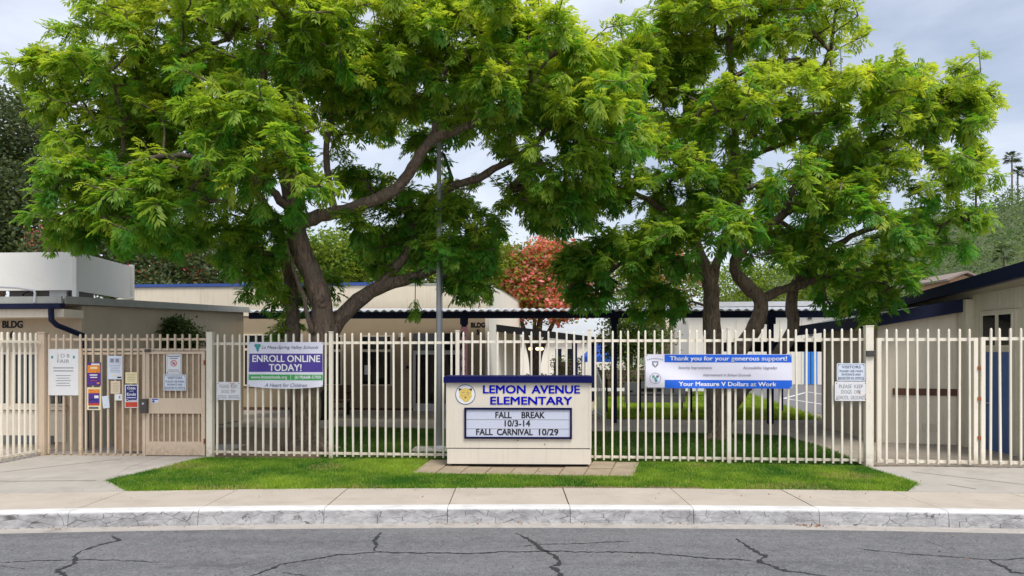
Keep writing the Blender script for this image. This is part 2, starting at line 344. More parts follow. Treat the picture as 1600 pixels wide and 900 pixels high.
def ground_grass_mat(name, a, b_, dry=None):
    m = bpy.data.materials.new(name); m.use_nodes = True; N = NT(m); p = geo_pos(N)
    c = mixc(N, ramp(N, noise(N, 2.0, 6, 0.7, p), 0.3, 0.7), a, b_)
    c = mixc(N, ramp(N, noise(N, 60, 3, 0.7, p), 0.35, 0.7), c, tuple(x * 0.45 for x in a))
    if dry: c = mixc(N, ramp(N, noise(N, 0.9, 5, 0.6, p), 0.62, 0.74), c, dry)
    b = N.n('ShaderNodeBsdfPrincipled', Roughness=0.9); N.t.links.new(c, b.inputs['Base Color'])
    bp = N.n('ShaderNodeBump', Strength=0.8, Distance=0.03, Height=noise(N, 50, 4, 0.7, p)); N.t.links.new(bp.outputs['Normal'], b.inputs['Normal'])
    N.n('ShaderNodeOutputMaterial', Surface=b.outputs['BSDF']); MATS[name] = m
ground_grass_mat('turf', (0.06, 0.13, 0.015), (0.10, 0.2, 0.02), (0.2, 0.16, 0.07))
ground_grass_mat('turf_far', (0.12, 0.2, 0.02), (0.22, 0.3, 0.03))
ground_grass_mat('hill_soil', (0.09, 0.13, 0.05), (0.16, 0.18, 0.08), (0.28, 0.23, 0.14))
def mesh_screen_mat():
    """fine perforated security mesh: small real holes by transparency"""
    m = bpy.data.materials.new('security_mesh'); m.use_nodes = True; N = NT(m)
    p = N.n('ShaderNodeTexCoord').outputs['Object']
    c = mixc(N, ramp(N, noise(N, 7, 5, 0.7, p), 0.3, 0.7), (0.27, 0.20, 0.13), (0.40, 0.31, 0.215))
    vo = N.n('ShaderNodeTexVoronoi', Vector=p, Scale=75.0, Randomness=0.0).outputs['Distance']
    hole = ramp(N, vo, 0.38, 0.42, (1, 1, 1), (0, 0, 0))
    b = N.n('ShaderNodeBsdfPrincipled', Roughness=0.7); N.t.links.new(c, b.inputs['Base Color'])
    mxs = N.n('ShaderNodeMixShader', Fac=hole, i1=b.outputs['BSDF'], i2=N.n('ShaderNodeBsdfTransparent').outputs['BSDF'])
    N.n('ShaderNodeOutputMaterial', Surface=mxs.outputs['Shader']); MATS['security_mesh'] = m
mesh_screen_mat()
def lamp_mat():
    m = bpy.data.materials.new('lamp_glow'); m.use_nodes = True; N = NT(m)
    e = N.n('ShaderNodeEmission', Color=(1, 0.72, 0.38, 1), Strength=2.2); N.n('ShaderNodeOutputMaterial', Surface=e.outputs['Emission']); MATS['lamp_glow'] = m
lamp_mat()

# ------------------------------------------------------------------ ground, road, kerb, sidewalk
ZR = -0.21
def kb(x):                       # the kerb line bows slightly towards the road at both ends
    ax = abs(x); return -0.0075 * min(ax, 11)**2 - (0.165 * max(0, ax - 11))
XS = [i * 0.5 for i in range(-48, 49)]
struct(MB().sheet([(-900, -900), (900, -900), (900, 1500), (-900, 1500)], -0.45).build('ground', 'soil'))
def strip(name, ya, yb, za, zb, mat, parent=None, xs=XS, thick=0.12):
    b = MB(); n = len(xs)
    vs = [(x, ya + kb(x), za) for x in xs] + [(x, yb + kb(x), zb) for x in xs] + [(x, ya + kb(x), za - thick) for x in xs] + [(x, yb + kb(x), zb - thick) for x in xs]
    fs = []
    for i in range(n - 1):
        fs += [(i, i+1, n+i+1, n+i), (2*n+i+1, 2*n+i, 3*n+i, 3*n+i+1), (2*n+i, 2*n+i+1, i+1, i), (n+i, n+i+1, 3*n+i+1, 3*n+i)]
    fs += [(0, n, 3*n, 2*n), (n-1, 3*n-1, 4*n-1, 2*n-1)]
    b.add(vs, fs); return b.build(name, mat, parent)
road = struct(MB().sheet([(x, 9.62 + kb(x) + 0.02) for x in XS] + [(24, -14), (-24, -14)], ZR).build('road', 'asphalt'))
struct(strip('gutter', 9.60, 9.875, ZR + 0.004, ZR + 0.008, 'gutter_concrete'))
KY0, KY1, WY1 = 9.86, 10.06, 11.28
kerb = struct(thing('kerb', None, None)); del kerb['kind']; struct(kerb)
JX = [-0.86 + 1.635 * k for k in range(-14, 15)]
def kerb_block(x0, x1):
    xs = list(np.linspace(x0 + 0.004, x1 - 0.004, 5)); b = MB(); prof = [(KY0 - 0.03, ZR - 0.05), (KY0, -0.035), (KY0 + 0.012, -0.014), (KY0 + 0.04, 0.0), (KY1 - 0.006, 0.003), (KY1 - 0.006, -0.2)]
    k = len(prof); jig = random.uniform(-0.004, 0.004)
    vs = [(x, y + kb(x) + jig, z + jig * 0.5) for x in xs for (y, z) in prof]; fs = []
    for i in range(len(xs) - 1):
        for j in range(k - 1): a = i*k + j; fs.append((a, a + k, a + k + 1, a + 1))
    fs += [tuple(range(k)), tuple(range((len(xs)-1)*k, len(xs)*k))[::-1]]
    return b.add(vs, fs).build('kerb_block', 'kerb_paint', kerb)
for i in range(len(JX) - 1):
    if abs(JX[i]) < 17: kerb_block(JX[i], JX[i + 1])
walk = struct(thing('sidewalk', None, None))
for i in range(len(JX) - 1):
    x0, x1 = JX[i], JX[i + 1]
    if abs(x0) > 17: continue
    gap = 0.011 if i in (11, 14, 17) else 0.006
    xs = np.linspace(x0 + gap, x1 - gap, 4)
    poly = [(x, KY1 + kb(x)) for x in xs] + [(x, WY1 - 0.012 + kb(x)) for x in xs[::-1]]
    dz = random.uniform(-0.004, 0.004)
    MB().prism(poly, -0.12, dz).build('slab', 'concrete_walk', walk)
strip('joint_bed', KY1 - 0.02, WY1, -0.03, -0.03, 'soil', walk)
# cracks in the asphalt, each with its own course
CR = [[(175,837),(187,845),(160,851),(130,860),(120,867),(117,880),(92,891),(102,899),(110,915)], [(0,879),(60,876),(120,874),(180,875),(250,879)], [(0,884),(40,890)],
      [(385,902),(440,882),(480,875),(530,867),(590,863),(740,865),(800,862),(880,862),(1015,864),(1110,872),(1185,877)], [(585,861),(587,850),(582,845),(595,832)],
      [(805,834),(825,842),(845,857),(865,867),(875,880),(858,885),(875,897),(885,915)], [(800,855),(850,851),(990,846)],
      [(1152,842),(1167,855),(1187,865),(1197,870),(1185,877),(1220,890),(1250,895),(1290,900)], [(1330,856),(1430,867),(1550,875),(1640,871)],
      [(1545,874),(1565,885),(1580,895),(1640,896)], [(1440,844),(1495,861)], [(430,893),(470,898),(500,905)]]
CW = [0.030, 0.013, 0.01, 0.024, 0.034, 0.036, 0.012, 0.034, 0.014, 0.034, 0.008, 0.01]
for pts, wd in zip(CR, CW):
    P = [G(x, y, ZR) for x, y in pts]; Q = []
    for a, b in zip(P[:-1], P[1:]):
        n = max(2, int((b - a).length / 0.035))
        for k in range(n): Q.append(a.lerp(b, k / n))
    Q.append(P[-1]); b = MB(); vs = []; fs = []; off = 0
    for i, q in enumerate(Q):
        d = (Q[min(i+1, len(Q)-1)] - Q[max(i-1, 0)]); d.z = 0; d.normalize(); n = Vector((-d.y, d.x, 0))
        off = off * 0.7 + random.uniform(-1, 1) * 0.014
        w = wd * random.uniform(0.35, 1.25) * min(1, 0.3 + i * 0.1, 0.3 + (len(Q)-1-i) * 0.1)
        c = q + n * off + Vector((0, 0, 0.004)); wl, wr = w * random.uniform(.3, 1.3), w * random.uniform(.3, 1.3); vs += [c - n * wl, c + n * wr]
        if i: fs.append((2*i-2, 2*i, 2*i+1, 2*i-1))
    b.add(vs, fs).build('crack', 'crack_tar', road)

# lawns, paths, yard
def Gp(l, z=0.0): return [tuple(G(x, y)[:2]) for x, y in l]
lawn_poly = Gp([(322,715),(168,750)]) + [(x, WY1 + kb(x)) for x in np.linspace(-5.72, 5.86, 14)] + Gp([(1432,755),(1352,729)]) + Gp([(1000,722.5),(990,745.5),(642,740),(668,720)])
lawn_poly_full = Gp([(322,715),(168,750)]) + [(x, WY1 + kb(x)) for x in np.linspace(-5.72, 5.86, 14)] + Gp([(1432,755),(1352,729)])
struct(MB().sheet(lawn_poly_full, -0.012).build('lawn', 'turf'))
e1 = struct(thing('entry_path', None, None))
yl = [(x, WY1 + kb(x)) for x in np.linspace(-16, -5.76, 8)]
MB().prism([(-16, 16.5), (-16, yl[0][1])] + yl[1:] + Gp([(167,750.3)]) + [(-6.9, 13.35)] + [(-6.9, 16.5)], -0.1, -0.002).build('concrete_slab', 'concrete', e1)
MB().prism(Gp([(166,750.7)]) + [(-6.89, 13.34), (-6.89, 16.5), (-5.9, 16.5)] + Gp([(323,714.9)]), -0.1, -0.003).build('concrete_slab', 'concrete', e1)
for (a, b) in (((0,738),(190,717)), ((0,752),(150,751))):
    pa, pb = G(*a), G(*b); d = (pb - pa).normalized(); n = Vector((-d.y, d.x, 0)) * 0.008
    MB().add([pa - n + Vector((0,0,.002)), pb - n + Vector((0,0,.002)), pb + n + Vector((0,0,.002)), pa + n + Vector((0,0,.002))], [(0,1,2,3)]).build('joint', 'crack_tar', e1)
e2 = struct(thing('driveway', None, None))
yr = [(x, WY1 + kb(x)) for x in np.linspace(5.9, 16, 8)]
MB().prism(Gp([(1353.5,729.3),(1433,755.2)]) + yr + [(16, 13.1), (8.2, 13.42)], -0.1, -0.002).build('concrete_slab', 'concrete', e2)
MB().prism([(6.62, 13.56), (8.19, 13.435), (16, 13.115), (16, 22), (6.62, 22)], -0.1, -0.005).build('concrete_slab', 'concrete_yard', e2)
for (a, b) in (((1425,737),(1600,757)), ((1480,757),(1525,764))):
    pa, pb = G(*a), G(*b); d = (pb - pa).normalized(); n = Vector((-d.y, d.x, 0)) * 0.008
    MB().add([pa - n + Vector((0,0,.002)), pb - n + Vector((0,0,.002)), pb + n + Vector((0,0,.002)), pa + n + Vector((0,0,.002))], [(0,1,2,3)]).build('joint', 'crack_tar', e2)
# pavers under the sign
pv = struct(thing('paver_pad', None, None))
pa = G(642, 740); pb = G(990, 745.5); pc = G(1000, 722.5); pdd = G(672, 719)
for r in range(2):
    for k in range(9):
        u0, u1 = k / 9, (k + 1) / 9; v0, v1 = r / 2, (r + 1) / 2
        if r == 1 and 1 < k < 6: continue
        def bl(u, v): return pa.lerp(pb, u).lerp(pdd.lerp(pc, u), v)
        g = 0.003; q = [bl(u0 + g, v0 + g), bl(u1 - g, v0 + g), bl(u1 - g, v1 - g), bl(u0 + g, v1 - g)]
        t = random.uniform(-0.006, 0.008)
        MB().prism([(p.x, p.y) for p in q], -0.05, 0.006 + t).build('paver', 'paver', pv)
struct(MB().sheet(Gp([(985,746),(1040,738),(1010,724),(660,718),(638,741)]), -0.006).build('bare_soil', 'soil'))
struct(MB().sheet([(x, WY1 + kb(x) - .0) for x in np.linspace(.2, 2.9, 8)] + [(x, WY1 + kb(x) + .13 + .05 * math.sin(x * 9)) for x in np.linspace(2.9, .2, 12)], -0.004).build('bare_soil', 'soil'))
struct(MB().sheet([(-60, 14.0), (60, 13.0), (60, 130), (-60, 130)], -0.03).build('school_yard', 'concrete_yard'))
struct(MB().sheet(Gp([(500,717),(1352,727),(1300,704),(1225,681),(1000,676),(700,671),(520,668)]), -0.012).build('inner_lawn', 'turf'))
struct(MB().sheet(Gp([(935,653),(1282,655),(1240,640),(1150,609),(935,609)]), -0.014).build('far_lawn', 'turf_far'))
struct(MB().prism(Gp([(400,645),(940,645),(940,655),(1400,657),(1400,668),(1225,679.5),(1000,675),(700,670),(400,668)]), -0.1, -0.006).build('walkway', 'concrete_yard'))
struct(MB().sheet([(8.0, 24.6), (40, 24), (40, 80), (4, 80), (9.0, 36)], -0.022).build('playground', 'yard_asphalt'))
for (a, b) in (((1225,622),(1262,612)), ((1225,622),(1290,632)), ((1262,612),(1300,618))):
    pa, pb = G(*a), G(*b); d = (pb - pa).normalized(); n = Vector((-d.y, d.x, 0)) * 0.06
    struct(MB().add([pa - n + Vector((0,0,-.012)), pb - n + Vector((0,0,-.012)), pb + n + Vector((0,0,-.012)), pa + n + Vector((0,0,-.012))], [(0,1,2,3)]).build('painted_line', 'line_white'))
struct(MB().sheet(Gp([(330,716),(498,717),(518,668),(500,664),(330,668)]), -0.010).build('bare_earth', 'soil'))
# ------------------------------------------------------------------ building 6 (left)
C6 = Vector((-9.02, 15.5)); E6 = Vector((-8.1, 22.3)); F6 = Vector((-20, 16.5))
b6 = thing('school_building', 'tan flat-roofed school building at left edge lettered BLDG 6', 'building', (C6.x, C6.y, 0), math.atan2(C6.y - F6.y, C6.x - F6.x))
MB().seg(F6, C6, 0, 3.02, 0.2).build('wall', 'stucco_tan', b6)
MB().seg(C6, E6, 0, 3.03, 0.2, 0, 3.24).build('wall', 'stucco_tan', b6)
# roof: deck, flashing along the side, overhanging box at the front with gutter
MB().add([(-20, 15.0, 3.06), (-9.05, 14.95, 3.06), (-8.02, 22.4, 3.27), (-20, 23.2, 3.27), (-20, 15.0, 3.14), (-9.05, 14.95, 3.14), (-8.02, 22.4, 3.35), (-20, 23.2, 3.35)],
         [(3,2,1,0),(4,5,6,7),(0,1,5,4),(1,2,6,5),(2,3,7,6),(3,0,4,7)]).build('roof', 'roof_gravel', b6)
MB().seg((-9.03, 14.92), (-7.99, 22.42), 3.035, 3.19, -0.03, 3.235, 3.40).build('flashing', 'flashing', b6)
MB().seg((-20, 15.88), (-9.035, 14.90), 2.765, 2.93, 0.6).build('fascia', 'stucco_cream', b6)
MB().seg((-20, 15.78), (-9.06, 14.80), 2.935, 3.035, 0.16).build('gutter', 'navy', b6)
MB().seg((-20, 15.80), (-9.04, 14.82), 3.04, 3.18, 0.05).build('flashing', 'flashing', b6)
dp = MB(); dp.tube([(-9.22, 14.78, 2.95), (-9.22, 14.8, 2.70), (-9.17, 14.9, 2.60), (-8.93, 15.4, 2.40), (-8.90, 15.42, 2.30), (-8.90, 15.43, 0.05)], 0.055, 8).build('downpipe', 'navy', b6)
u6 = Vector((C6.x - F6.x, C6.y - F6.y)).normalized()
def l6(px): 
    p = on_line(px, F6, C6); return (Vector((p.x, p.y)) - C6).dot(u6)
def Z6(py): return ZP(py, 15.6)
x0, x1 = -4.2, l6(104)
for k, (a, b) in enumerate(((x0, -1.62), (-1.56, x1))):
    w6 = L(b6).box(a, b, -0.05, 0.02, Z6(634), Z6(550)).build('window', 'stucco_cream')
    L(b6).box(a + .05, b - .05, -0.056, -0.01, Z6(630), Z6(554)).build('pane', 'window_glass', w6)
    n = int((b - a - .1) / 0.085)
    for j in range(n):
        xx = a + 0.07 + j * 0.085
        L(b6).box(xx, xx + 0.06, -0.066, -0.060, Z6(629), Z6(555)).build('blind_slat', 'blind_dark', w6)
L(b6).box(x0, x1 + 0.03, -0.08, 0.0, Z6(640), Z6(634.5)).build('sill', 'stucco_cream')
L(b6).box(x0, x1, -0.03, 0.0, Z6(690), Z6(642)).build('panel', 'stucco_cream')
L(b6).box(-4.0, -0.6, -0.045, 0.0, 0.12, 0.3).build('vent', 'blind_dark')
text(b6, 'BLDG', l6(20), Z6(512), 0.145, 0.47, 'ink_black', -0.006, 0.05)
text(b6, '6', l6(19), Z6(528), 0.14, 0.10, 'ink_black', -0.006, 0.05)
tr_ = thing('trim', None, None) if False else None
# roof-top equipment screen
sc6 = thing('equipment_screen', 'white panel screen around rooftop equipment on building 6', 'roof screen', (-10.05, 17.0, 3.15))
MB().seg((-16, 17.5), (-10.06, 17.0), 3.48, 4.36, 0.05).build('panel', 'screen_white', sc6)
MB().seg((-10.05, 17.0), (-10.31, 20.0), 3.47, 4.37, 0.05).build('panel', 'screen_white', sc6)
for (x, y) in ((-10.04, 16.98), (-10.31, 20.02), (-13, 17.24)):
    MB().box(x - .05, x + .05, y - .03, y + .07, 3.14, 4.41).build('post', 'screen_white', sc6)
MB().tube([(-10.2, 19.9, 3.5), (-10.0, 18.6, 3.3)], 0.04, 6).build('brace', 'stucco_cream', sc6)
ac = thing('rooftop_unit', 'grey air-conditioning unit under the white roof screen', 'air conditioner', (-11.2, 17.9, 3.15))
MB().box(-11.9, -10.35, 17.5, 18.3, 3.14, 3.62).build('casing', 'lock_grey', ac)
MB().box(-10.9, -10.5, 17.42, 17.5, 3.3, 3.5).build('panel', 'aluminium', ac)
MB().tube([(-11.6, 17.45, 3.2), (-11.5, 17.4, 3.42), (-11.3, 17.4, 3.5), (-11.1, 17.45, 3.2)], 0.015, 6).build('conduit', 'rail_dark', ac)
cp = MB().tube([(-11.2, 15.1, 3.42), (-10.0, 14.95, 3.36), (-9.62, 14.88, 3.3), (-9.55, 14.8, 3.24), (-9.55, 14.78, 3.05)], 0.022, 6).build('conduit_pipe', 'aluminium')
tag(cp, 'thin white conduit pipe lying over the gutter of building 6', 'pipe')

# ------------------------------------------------------------------ building 5 (centre)
A5 = Vector(((387 - 800) / FPX * 26.1, 26.1)); B5 = Vector(((764 - 800) / FPX * 25.3, 25.3))
u5 = (B5 - A5).normalized(); A5L = A5 - u5 * 2.8
S5 = Vector((0.40, 35.6))
rz5 = math.atan2(u5.y, u5.x)
b5 = thing('school_building', 'long cream school building with blue coping lettered BLDG 5 behind the flagpole', 'building', (B5.x, B5.y, 0), rz5)
def l5(px): p = on_line(px, A5, B5); return (Vector((p.x, p.y)) - B5).dot(u5)
def Z5(px, py): p = on_line(px, A5, B5); return ZP(py, p.y)
LL = (A5L - B5).length
L(b5).box(-LL, 0.0, 0.003, 0.2, 0, 3.3).build('wall', 'stucco_tan_shaded')
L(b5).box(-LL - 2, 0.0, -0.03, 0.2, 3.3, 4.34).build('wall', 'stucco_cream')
L(b5).box(-LL - 2, -3.6, -0.08, 0.3, 4.345, 4.45).build('coping', 'blue_coping')
L(b5).box(-3.6, 0.02, -0.05, 0.3, 4.345, 4.40).build('coping', 'flashing')
MB().seg((B5.x + .002, B5.y), S5, 0, 4.36, 0.2).build('wall', 'stucco_white', b5)
MB().seg((B5.x - .02, B5.y - .04), (S5.x + .02, S5.y), 4.365, 4.42, 0.3).build('coping', 'flashing', b5)
L(b5).box(-LL, 0.0, -0.012, 0.0, 0, 0.09).build('base_course', 'brown_board')
def window5(px0, px1, y0, y1, ym, paper=False):
    a, b = l5(px0), l5(px1); zt, zb, zm = Z5(px0, y0), Z5(px0, y1), Z5(px0, ym)
    w = L(b5).box(a, b, -0.04, 0.0, zb, zt).build('window', 'stucco_cream')
    L(b5).box(a + .06, b - .06, -0.046, -0.02, zb + .06, zm - .04).build('pane', 'window_glass', w)
    L(b5).box(a + .06, b - .06, -0.046, -0.02, zm + .05, zt - .05).build('pane', 'window_glass', w)
    if paper: L(b5).box(a + .14, a + .36, -0.050, -0.047, zb + .4, zb + .72).build('notice', 'paper_white', w)
window5(564, 613, 524, 603, 548, True)
window5(494, 535, 524, 603, 548, True)
window5(381, 425, 522, 603, 546)
# double glazed entrance doors
a, b = l5(646), l5(724); zt = Z5(646, 548); d5 = L(b5).box(a, b, -0.05, 0.0, 0.0, zt).build('door', 'aluminium')
m_ = (a + b) / 2
for s0, s1 in ((a + .09, m_ - .07), (m_ + .07, b - .09)):
    L(b5).box(s0, s1, -0.056, -0.02, 0.26, zt - 0.13).build('pane', 'window_glass', d5)
L(b5).tube([(m_ - .04, -0.09, 0.95), (m_ - .04, -0.09, 1.25)], 0.015, 6).build('handle', 'lock_grey', d5)
L(b5).box(a, b, -0.03, 0.0, zt + .03, Z5(646, 521)).build('transom', 'window_glass')
L(b5).box(l5(635), l5(641), -0.03, 0, 1.45, 1.56).build('wall_box', 'rail_dark')
L(b5).box(l5(623), l5(633), -0.06, 0, 2.55, 2.68).build('wall_lamp', 'stucco_cream')
text(b5, 'BLDG', l5(747), Z5(747, 511), 0.155, 0.50, 'ink_black', -0.006, 0.05)
text(b5, '5', l5(747), Z5(747, 522.5), 0.17, 0.12, 'ink_black', -0.006, 0.05)

# ------------------------------------------------------------------ covered walkway
cw = thing('covered_walkway', 'covered walkway with corrugated metal roof and navy fascia across the yard', 'canopy', (0, 21.3, 0))
CA = Vector((-7.75, 21.75)); CB = Vector((10.2, 20.75)); uc = (CB - CA).normalized(); nc = Vector((-uc.y, uc.x)); CL = (CB - CA).length
MB().seg(CA, CB, 3.02, 3.205, 0.08).build('fascia', 'navy', cw)
n = 420; vs = []; fs = []
for i in range(n + 1):
    s = i / n * CL; z = 0.028 * math.sin(2 * math.pi * s / 0.235); p = CA + uc * s
    for (dv, dz) in ((-0.10, 3.245), (2.2, 3.40), (3.55, 3.49)):
        q = p + nc * dv; vs.append((q.x, q.y, dz + z))
for i in range(n):
    for j in range(2): a = i*3 + j; fs.append((a, a + 3, a + 4, a + 1))
rf = MB().add(vs, fs).build('roof', 'metal_roof', cw)
so = rf.modifiers.new('thickness', 'SOLIDIFY'); so.thickness = 0.02
MB().seg(CA + nc * 3.3, CB + nc * 3.3, 3.22, 3.40, 0.08).build('beam', 'navy', cw)
for px, D, pink in ((490, 21.55, 0), (725, 21.45, 1), (960, 21.3, 0), (1205, 21.05, 0)):
    x = (px - 800) / FPX * D
    MB().box(x - .075, x + .075, D - .0, D + .15, 0, 3.03).build('post', 'navy', cw)
    MB().box(x - .11, x + .11, D - .06, D + .2, 2.84, 3.24).build('bracket', 'navy', cw)
    MB().seg((x - .05, D + .1), (x + .05, D + 3.3), 3.06, 3.2, 0.1, 3.2, 3.34).build('beam', 'navy', cw)
    if pink:
        pk = MB().box(x - .09, x + .09, D - .03, D + .165, 0.02, 2.78).build('painted_panel', 'pink_paint', cw)
        for k, ch in enumerate('BEACH'):
            t = text(cw, ch, 0, 0, 0.15, 0.13, 'ink_black', 0, 0.03); t.location = (x - .02, D - .034 - 21.3, 2.48 - k * 0.33)
# lower sloping canopy behind
lc = thing('sloping_canopy', 'low sloping canopy with black fascia and wooden underside beyond building 5', 'canopy', (1.5, 28, 0))
pL = W(769, 506, 27); pR = W(965, 531, 31)
MB().add([(pL.x, pL.y, pL.z - .27), (pR.x, pR.y, pR.z - .25), (pR.x, pR.y + .1, pR.z - .25), (pL.x, pL.y + .1, pL.z - .27), pL, pR, (pR.x, pR.y + .1, pR.z), (pL.x, pL.y + .1, pL.z)],
         [(3,2,1,0),(4,5,6,7),(0,1,5,4),(1,2,6,5),(2,3,7,6),(3,0,4,7)]).build('fascia', 'rail_dark', lc)
MB().add([(pL.x, pL.y + .1, pL.z - .2), (pR.x, pR.y + .1, pR.z - .2), (pR.x + .5, pR.y + 8, pR.z - .1), (pL.x + 1.1, pL.y + 8, pL.z - .1), (pL.x, pL.y + .1, pL.z - .05), (pR.x, pR.y + .1, pR.z - .05), (pR.x + .5, pR.y + 8, pR.z + .0), (pL.x + 1.1, pL.y + 8, pL.z + .0)],
         [(3,2,1,0),(4,5,6,7),(0,1,5,4),(1,2,6,5),(2,3,7,6),(3,0,4,7)]).build('roof', 'wood', lc)
for px, D in ((788, 30), (806, 33), (898, 29), (926, 30.5)):
    x = (px - 800) / FPX * D; MB().box(x - .1, x + .1, D, D + .2, 0, 2.55).build('post', 'navy' if px > 850 else 'stucco_tan', lc)
for k, px in enumerate((829, 840, 846)):
    p = W(px, 545, 33); b = MB(); b.tube([(p.x, p.y, p.z - .07), (p.x, p.y, p.z - .04), (p.x, p.y, p.z + .04), (p.x, p.y, p.z + .07)], [.03, .09, .09, .03], 8)
    o = b.build('ceiling_lamp', 'lamp_glow'); tag(o, ['leftmost', 'middle', 'rightmost'][k] + ' of three small warm lamps glowing under the low canopy', 'lamp', 'lamps under the canopy')
# far buildings beyond the yard
fw = thing('school_building', 'white classroom building with bright blue door across the playground', 'building', (16, 45, 0))
WA, WB = Vector((11.2, 46.0)), Vector((25.5, 44.0))
MB().seg(WA, WB, 0, 4.75, 0.2).build('wall', 'stucco_white', fw)
MB().seg(WA, WA + Vector((0.6, 9)), 0, 4.75, 0.2).build('wall', 'stucco_white', fw)
uw = (WB - WA).normalized(); nw = Vector((uw.y, -uw.x))
def wbox(px0, px1, y0, y1, t, name, m, parent=None):
    a, b = on_line(px0, WA, WB), on_line(px1, WA, WB); return MB().seg((a.x + nw.x*t, a.y + nw.y*t), (b.x + nw.x*t, b.y + nw.y*t), ZP(y1, a.y), ZP(y0, a.y), t).build(name, m, parent or fw)
dr = wbox(1257, 1277, 541, 600, 0.05, 'door', 'bright_blue'); wbox(1266, 1267, 543, 600, 0.06, 'door_gap', 'navy', dr)
wbox(1288, 1298, 541, 600, 0.04, 'panel', 'stucco_cream')
for p in ((1262, 495), (1264, 521), (1188, 507)): wbox(p[0], p[0] + 6, p[1], p[1] + 4, 0.08, 'vent', 'lock_grey')
for px in range(1150, 1300, 17): wbox(px, px + 0.8, 500, 598, 0.02, 'panel_joint', 'siding')
MB().seg(WA + nw*.5, WB + nw*.5, 4.76, 5.05, 0.7).build('roof', 'metal_roof', fw)
fb = thing('far_classroom', 'low pale building seen through the gap under the low canopy', 'building', (3, 62, 0))
MB().box(0.5, 8.2, 62, 66, 0, 2.9).build('wall', 'stucco_white', fb); MB().box(0.2, 8.5, 61.6, 66.4, 2.92, 3.2).build('roof', 'flashing', fb)
for px in (868, 884): 
    x = (px - 800) / FPX * 62; MB().box(x, x + .5, 61.95, 62.01, 0.9, 2.2).build('window', 'window_glass', fb)
fc = thing('far_classroom', 'pale building with outside stair behind the right tree trunks', 'building', (13, 52, 0))
MB().box(10.6, 18, 52, 58, 0, 4.4).build('wall', 'stucco_cream', fc)
MB().add([(10.4, 51.9, 3.0), (13.5, 51.9, 4.4), (13.5, 51.9, 4.55), (10.4, 51.9, 3.15), (10.4, 51.8, 3.0), (13.5, 51.8, 4.4), (13.5, 51.8, 4.55), (10.4, 51.8, 3.15)], [(0,1,2,3),(4,7,6,5),(0,4,5,1),(2,6,7,3)]).build('stair_rail', 'stucco_white', fc)
tn = thing('shade_tent', 'bright blue shade tent standing far across the yard', 'tent', (4.7, 40, 0))
MB().add([(3.9, 40, 1.75), (5.7, 40, 1.75), (5.7, 42, 1.75), (3.9, 42, 1.75), (4.8, 41, 2.5), (3.9, 40, 1.45), (5.7, 40, 1.45), (5.7, 42, 1.45), (3.9, 42, 1.45)], [(0,1,4),(1,2,4),(2,3,4),(3,0,4),(5,6,1,0),(6,7,2,1),(7,8,3,2),(8,5,0,3)]).build('cover', 'tent_blue', tn)
for x in (3.95, 5.65):
    for y in (40.05, 41.95): MB().box(x - .025, x + .025, y - .025, y + .025, 0, 1.5).build('leg', 'aluminium', tn)
# grey board on the far lawn, ramp rail, bench
gb = thing('yard_sign', 'low grey printed sign board standing on the far lawn', 'sign', (*W(1022, 612, 26)[:2], 0))
gx0, gx1 = (976 - 1022) / FPX * 26, (1071 - 1022) / FPX * 26
L(gb).box(gx0, gx1, 0, 0.05, ZP(629, 26), ZP(597, 26)).build('board', 'grey_board')
for s, e, za, zb in ((-.45, .05, 607, 612), (.1, .34, 607, 612), (-.45, .38, 616, 617.5), (.62, .7, 605, 614), (-.95, -.75, 610, 613)): flat(gb, 'print', s, e, ZP(zb, 26), ZP(za, 26), 'ink_black', -0.003)
for x in (gx0 + .1, gx1 - .1): L(gb).box(x - .03, x + .03, 0.052, 0.1, -0.02, ZP(600, 26)).build('leg', 'lock_grey')
rr = thing('ramp_railing', 'grey metal ramp railing just right of the school sign', 'railing', (*W(935, 600, 22.5)[:2], 0))
r0, r1 = W(931, 600, 23.6), W(946, 600, 21.6)
for k in range(7):
    p = r0.lerp(r1, k / 6); MB().tube([(p.x, p.y, 0), (p.x, p.y, 1.55 - .12 * k)], 0.018, 6).build('baluster', 'aluminium', rr)
MB().tube([(r0.x, r0.y, 1.56), (r1.x, r1.y, 0.84)], 0.03, 6).build('handrail', 'aluminium', rr)
MB().tube([(r0.x, r0.y, .15), (r1.x, r1.y, 0.12)], 0.025, 6).build('bottom_rail', 'aluminium', rr)
pf = thing('yard_fence', 'thin black post-and-wire fence along the far lawn', 'fence', (5, 24.5, 0))
for px in (948, 1000, 1080, 1140):
    p = W(px, 600, 24.6); MB().box(p.x - .03, p.x + .03, p.y - .03, p.y + .03, 0, 1.15).build('post', 'rail_dark', pf)
p0_, p1_ = W(948, 600, 24.6), W(1140, 600, 24.6)
for z in (1.1, 0.6): MB().tube([(p0_.x, p0_.y, z), (p1_.x, p1_.y, z)], 0.012, 5).build('rail', 'rail_dark', pf)
wr = MB().box(3.1, 8.3, 30.2, 30.3, 0.42, 0.55).build('white_rail', 'line_white'); tag(wr, 'long white horizontal rail across the far lawn behind the grey board', 'rail')
bn = thing('bench', 'brown bench with black iron arm against the wall under the banner', 'bench', (*W(522, 640, 23.9)[:2], 0), rz5)
L(bn).box(-.75, .4, 0.0, .42, .40, .45).build('seat', 'brown_board'); L(bn).box(-.75, .4, .42, .47, .48, .95).build('backrest', 'brown_board')
for x in (-.72, .34):
    L(bn).box(x, x + .05, 0.02, .42, 0, .399).build('leg', 'rail_dark'); L(bn).tube([(x + .02, .4, .7), (x + .02, .1, .72), (x + .02, .02, .62), (x + .02, .06, .47)], .022, 6).build('arm', 'rail_dark')
bi = thing('litter_bin', 'black litter bin standing just right of the left tree trunk', 'bin', (*W(504, 655, 22.3)[:2], 0))
